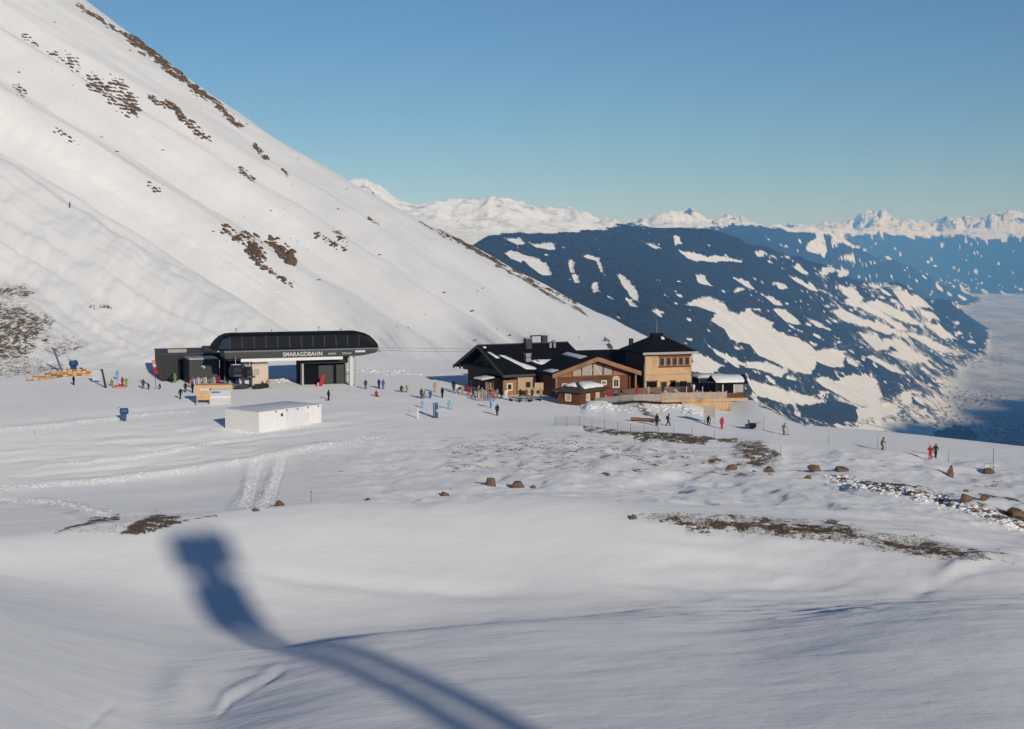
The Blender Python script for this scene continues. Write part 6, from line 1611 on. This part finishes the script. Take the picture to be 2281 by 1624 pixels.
MB().loft([[(x, -w, z), (x, w, z), (x, w * 1.1, z + 0.25), (x, -w * 1.1, z + 0.25)] for x, w, z in ((-1.1, 0.18, 0.25), (-0.8, 0.32, 0.05), (0.8, 0.34, 0.02), (1.1, 0.26, 0.15))]).build('hull', M['orange'], sl)
B(-0.7, 0.7, -0.25, 0.25, 0.27, 0.45).build('blanket', M['red'], sl)
for s in (-1, 1): MB().tube((1.0, 0.2 * s, 0.3), (1.9, 0.25 * s, 0.75), 0.025, n=5).build('handle', M['steel'], sl)
# timber beam, A-frame, snow blower
g = gpos(1405, 938); g2 = gpos(1470, 941)
tb = empty('timber_beam', g, 0, 'red brown timber beam lying along the snow bank', 'beam')
d = g2 - g
MB().tube((0, 0, 0.35), d + Vector((0, 0, 0.30)), 0.24, 0.2, 8).build('log', M['brown_light'], tb)
for t_ in (0.1, 0.5, 0.9): B(d.x * t_ - 0.1, d.x * t_ + 0.1, d.y * t_ - 0.25, d.y * t_ + 0.25, d.z * t_ - 0.1, d.z * t_ + 0.12).build('bearer', M['darkwood'], tb)
g = gpos(1678, 955)
sb = empty('snow_blower', g, -0.4, 'dark hand pushed snow blower with blue housing on the piste', 'snow blower')
B(-0.5, 0.3, -0.35, 0.35, 0.2, 0.75).build('engine', M['black'], sb); B(-1.1, -0.52, -0.45, 0.45, 0.02, 0.6).build('intake', M['blue'], sb)
MB().tube((-0.6, 0, 0.6), (-0.75, 0, 1.2), 0.12).build('chute', M['blue'], sb)
for s in (-1, 1):
    MB().tube((0.2, 0.25 * s, 0.7), (1.0, 0.28 * s, 1.05), 0.025, n=5).build('handlebar', M['darksteel'], sb)
    MB().tube((-0.1, 0.3 * s, 0.22), (-0.1, 0.48 * s, 0.22), 0.24, n=12).build('wheel', M['black'], sb)
# snowmobiles
def snowmobile(g, rz, label):
    o = empty('snowmobile', g, rz, label, 'snowmobile', 'snowmobiles in front of the station')
    MB().loft([[(x, -w, z0), (x, w, z0), (x, w * 0.7, z1), (x, -w * 0.7, z1)] for x, w, z0, z1 in ((-1.5, 0.28, 0.3, 0.55), (-0.9, 0.36, 0.22, 0.75), (0.3, 0.45, 0.25, 0.95), (0.9, 0.45, 0.28, 0.9), (1.4, 0.25, 0.35, 0.55))]).build('body', M['black'], o)
    B(-1.3, 0.1, -0.2, 0.2, 0.76, 0.92).build('seat', M['darksteel'], o)
    MB().slab([(0.35, -0.3, 0.93), (0.35, 0.3, 0.93), (0.15, 0.25, 1.35), (0.15, -0.25, 1.35)], 0.03).build('windscreen', M['pane'], o)
    MB().tube((0.1, -0.4, 1.05), (0.1, 0.4, 1.05), 0.03).build('handlebar', M['darksteel'], o)
    MB().prism([(-1.5, 0.05), (0.2, 0.0), (0.35, 0.2), (-1.3, 0.3)], -0.25, 0.25).build('track', M['black'], o)
    for s in (-1, 1): MB().slab([(0.4, 0.45 * s - 0.08, 0.0), (1.5, 0.45 * s - 0.08, 0.0), (1.75, 0.45 * s - 0.08, 0.2), (1.75, 0.45 * s + 0.08, 0.2), (1.5, 0.45 * s + 0.08, 0.0), (0.4, 0.45 * s + 0.08, 0.0)], 0.04).build('runner', M['darksteel'], o)
snowmobile(gpos(541, 867), ROT, 'dark snowmobile parked left of the other one before the station')
snowmobile(gpos(582, 866), ROT + 0.3, 'dark snowmobile parked right of the other one near the cream booth')
# ski rack with skis
def ski_rack(g, rz, L, n, label, sk_label, seed):
    o = empty('ski_rack', g, rz, label, 'ski rack')
    for x in (0, L): B(x - 0.05, x + 0.05, -0.05, 0.05, -0.2, 1.2).build('upright', M['grey_wood'], o)
    B(-0.05, L + 0.05, -0.04, 0.04, 1.2, 1.3).build('bar', M['grey_wood'], o)
    rnd = random.Random(seed); cols = [('tan', M['brown_light']), ('pale brown', M['grey_wood']), ('red', M['red']), ('dark grey', M['darksteel']), ('blue', M['blue']), ('orange', M['orange']), ('silver', M['banner'])]
    Mx = o.matrix_basis
    for i in range(n):
        x = L * (i + 0.5) / n; h = rnd.uniform(1.55, 1.85); tl = rnd.uniform(-0.12, 0.12)
        s = MB().slab([(x - 0.05, -0.32, 0.0), (x + 0.05, -0.32, 0.0), (x + 0.05 + tl, 0.02, h), (x - 0.05 + tl, 0.02, h)], 0.03).slab([(x + 0.06, -0.30, 0.0), (x + 0.14, -0.30, 0.0), (x + 0.12 + tl, 0.0, h * 0.96), (x + 0.06 + tl, 0.0, h * 0.96)], 0.03)
        cn, cm_ = rnd.choice(cols); k = s.build('ski_pair', cm_); k.matrix_basis = Mx.copy()
        tag(k, 'pair of ' + cn + ' ' + sk_label, 'skis', sk_label)
ski_rack(gpos(424, 864), ROT, 4.4, 15, 'long wooden ski rack before the black cube block', 'skis leaning on the long rack before the black block', 3)
ski_rack(gpos(1061, 893), 0.2, 3.0, 9, 'wooden ski rack before the hut porch', 'skis leaning on the rack before the hut porch', 8)
# tables with benches in front of the hut
def picnic(g, rz, label):
    o = empty('picnic_table', g, rz, label, 'table', 'picnic tables before the hut')
    B(-1.0, 1.0, -0.35, 0.35, 0.70, 0.76).build('top', M['grey_wood'], o)
    for s in (-1, 1):
        B(-1.0, 1.0, s * 0.75 - 0.14, s * 0.75 + 0.14, 0.42, 0.47).build('bench', M['grey_wood'], o)
        B(s * 0.8 - 0.05, s * 0.8 + 0.05, -0.75, 0.75, -0.1, 0.41).build('leg_frame', M['darkwood'], o)
for X, Y, r in ((1148, 893, 0.3), (1167, 895, 0.2), (1190, 893, 0.5)):
    picnic(gpos(X, Y), r, 'dark picnic table in front of the stone bay of the hut')
g = gpos(1200, 888)
ms = empty('menu_sign', g, 0.3, 'tan wooden sign on two posts between the hut and the brown house', 'sign')
B(-0.75, 0.75, -0.05, 0.05, 1.35, 2.6).build('panel', M['stone'], ms)
for s in (-0.5, 0.5): B(s - 0.06, s + 0.06, -0.05, 0.05, -0.2, 1.34).build('post', M['grey_wood'], ms)
# safety net along the embankment
pts = [gpos(X, Y) for X, Y in ((1236, 949), (1262, 949), (1290, 949), (1318, 953), (1346, 957), (1375, 962), (1404, 967), (1434, 970), (1466, 973), (1500, 975), (1540, 978), (1590, 981))]
nf = empty('safety_net', pts[0], 0, 'thin safety net on slim posts along the embankment edge', 'net')
for i, p in enumerate(pts):
    q0 = p - pts[0]
    MB().tube(q0 + Vector((0, 0, -0.2)), q0 + Vector((0, 0, 1.35)), 0.028, n=5).build('post', M['darksteel'], nf)
    if i + 1 < len(pts) and i < 8:
        q1 = pts[i + 1] - pts[0]
        m = MB()
        for zz_ in (0.25, 0.5, 0.75, 1.0, 1.25): m.tube(q0 + Vector((0, 0, zz_)), q1 + Vector((0, 0, zz_)), 0.008, n=3)
        for t_ in np.linspace(0.1, 0.9, 9): m.tube(q0.lerp(q1, t_) + Vector((0, 0, 0.25)), q0.lerp(q1, t_) + Vector((0, 0, 1.25)), 0.007, n=3)
        m.build('mesh_panel', M['darksteel'], nf)
# snow clods thrown up along groomed edges
rngc = np.random.default_rng(9)
def clods(pts, width, n, size, label, dmin, dmax=400):
    pts = np.array(pts, float); seg = np.hypot(*np.diff(pts, axis=0).T); cum = np.concatenate([[0], np.cumsum(seg)])
    t = rngc.random(n) * cum[-1]
    X = np.interp(t, cum, pts[:, 0]) + rngc.normal(0, width, n); Y = np.interp(t, cum, pts[:, 1]) + rngc.normal(0, width * 0.45, n)
    P3, ok = ground_many(X, Y, dmin, dmax)
    V, Fc, base = [], [], 0
    for p in P3[ok]:
        vs, fs = ROCKS[rngc.integers(8)]; s = size * (0.35 + rngc.random() ** 3 * 1.2)
        V.append(vs * s * np.array([1.2, 1.0, 0.7]) + p); Fc.append(fs + base); base += len(vs)
    return tag(tri_object('snow_clods', np.concatenate(V), np.concatenate(Fc), M['snow']), label, 'snow clods', None, 'stuff')
clods([(-20, 1090), (200, 1076), (400, 1051), (560, 1026), (700, 997), (850, 972)], 7, 1100, 0.11, 'crumbled snow along the lower edge of the groomed piste', 140)
clods([(-20, 962), (120, 950), (300, 928), (430, 916)], 5, 450, 0.11, 'crumbled snow along the upper cat track', 170)
clods([(150, 1036), (300, 1021), (430, 998), (500, 984)], 5, 350, 0.11, 'crumbled snow along the middle cat track', 150)
clods([(-20, 1112), (120, 1118), (250, 1148)], 8, 600, 0.09, 'crumbled snow on the side track', 100)
clods([(1850, 1066), (2000, 1096), (2150, 1132), (2280, 1178)], 12, 800, 0.15, 'lumpy broken snow below the bare track', 90, 150)
clods([(1300, 908), (1360, 905), (1420, 915), (1500, 905), (1580, 925)], 9, 260, 0.25, 'broken snow on the heaps before the terrace', 170)
clods([(0, 285), (200, 408), (400, 530), (600, 650), (740, 738)], 14, 900, 0.2, 'avalanche debris down the long track of the face', 300, 600)
clods([(420, 360), (560, 460), (720, 570), (860, 660)], 10, 420, 0.18, 'avalanche debris in the second track of the face', 300, 600)
clods([(535, 1130), (560, 1075), (590, 1012)], 9, 1500, 0.06, 'churned snow of the left snow cat track', 100, 200)
clods([(580, 1130), (608, 1075), (628, 1012)], 9, 1500, 0.06, 'churned snow of the right snow cat track', 100, 200)
clods([(478, 956), (530, 962), (574, 964), (640, 956), (692, 946)], 4, 220, 0.16, 'snow banked against the white container', 150, 260)
clods([(700, 835), (760, 828), (840, 828), (940, 832)], 8, 160, 0.3, 'shovelled snow behind the station', 255, 330)
clods([(600, 850), (660, 850), (720, 848), (770, 852)], 5, 120, 0.3, 'dirty shovelled snow before the black hall', 235, 300)

# ------------------------------------------------------------------ the lift pylon beside the camera, which throws the long shadow
def make_pylon():
    x, y = -22.3 + math.sin(SUN_AZ) * 130, 98.0 - math.cos(SUN_AZ) * 130
    gz = ground_z(x, y)
    p = empty('lift_pylon', (x, y, gz), SUN_AZ, 'grey lift pylon beside the viewpoint that throws the long blue shadow', 'pylon')
    H = 4.6 + 130 * math.tan(SUN_EL) - gz
    for s in (-1, 1): MB().tube((0.85 * s, 0, -0.5), (0.75 * s, 0, H - 7.3), 0.58, 0.5, 12).build('leg', M['steel'], p)
    B(-1.75, 1.75, -0.5, 0.5, H - 7.4, H - 3.8).build('head_frame', M['steel'], p)
    B(-1.0, 1.0, -0.4, 0.4, H - 3.8, H - 2.8).build('neck', M['steel'], p)
    B(-2.1, 2.1, -0.6, 0.6, H - 2.8, H).build('sheave_beam', M['steel'], p)
    for s in (-1.3, -0.45, 0.45, 1.3): MB().tube((s, -0.7, H + 0.05), (s, 0.7, H + 0.05), 0.28, n=12).build('sheave', M['black'], p)
make_pylon()
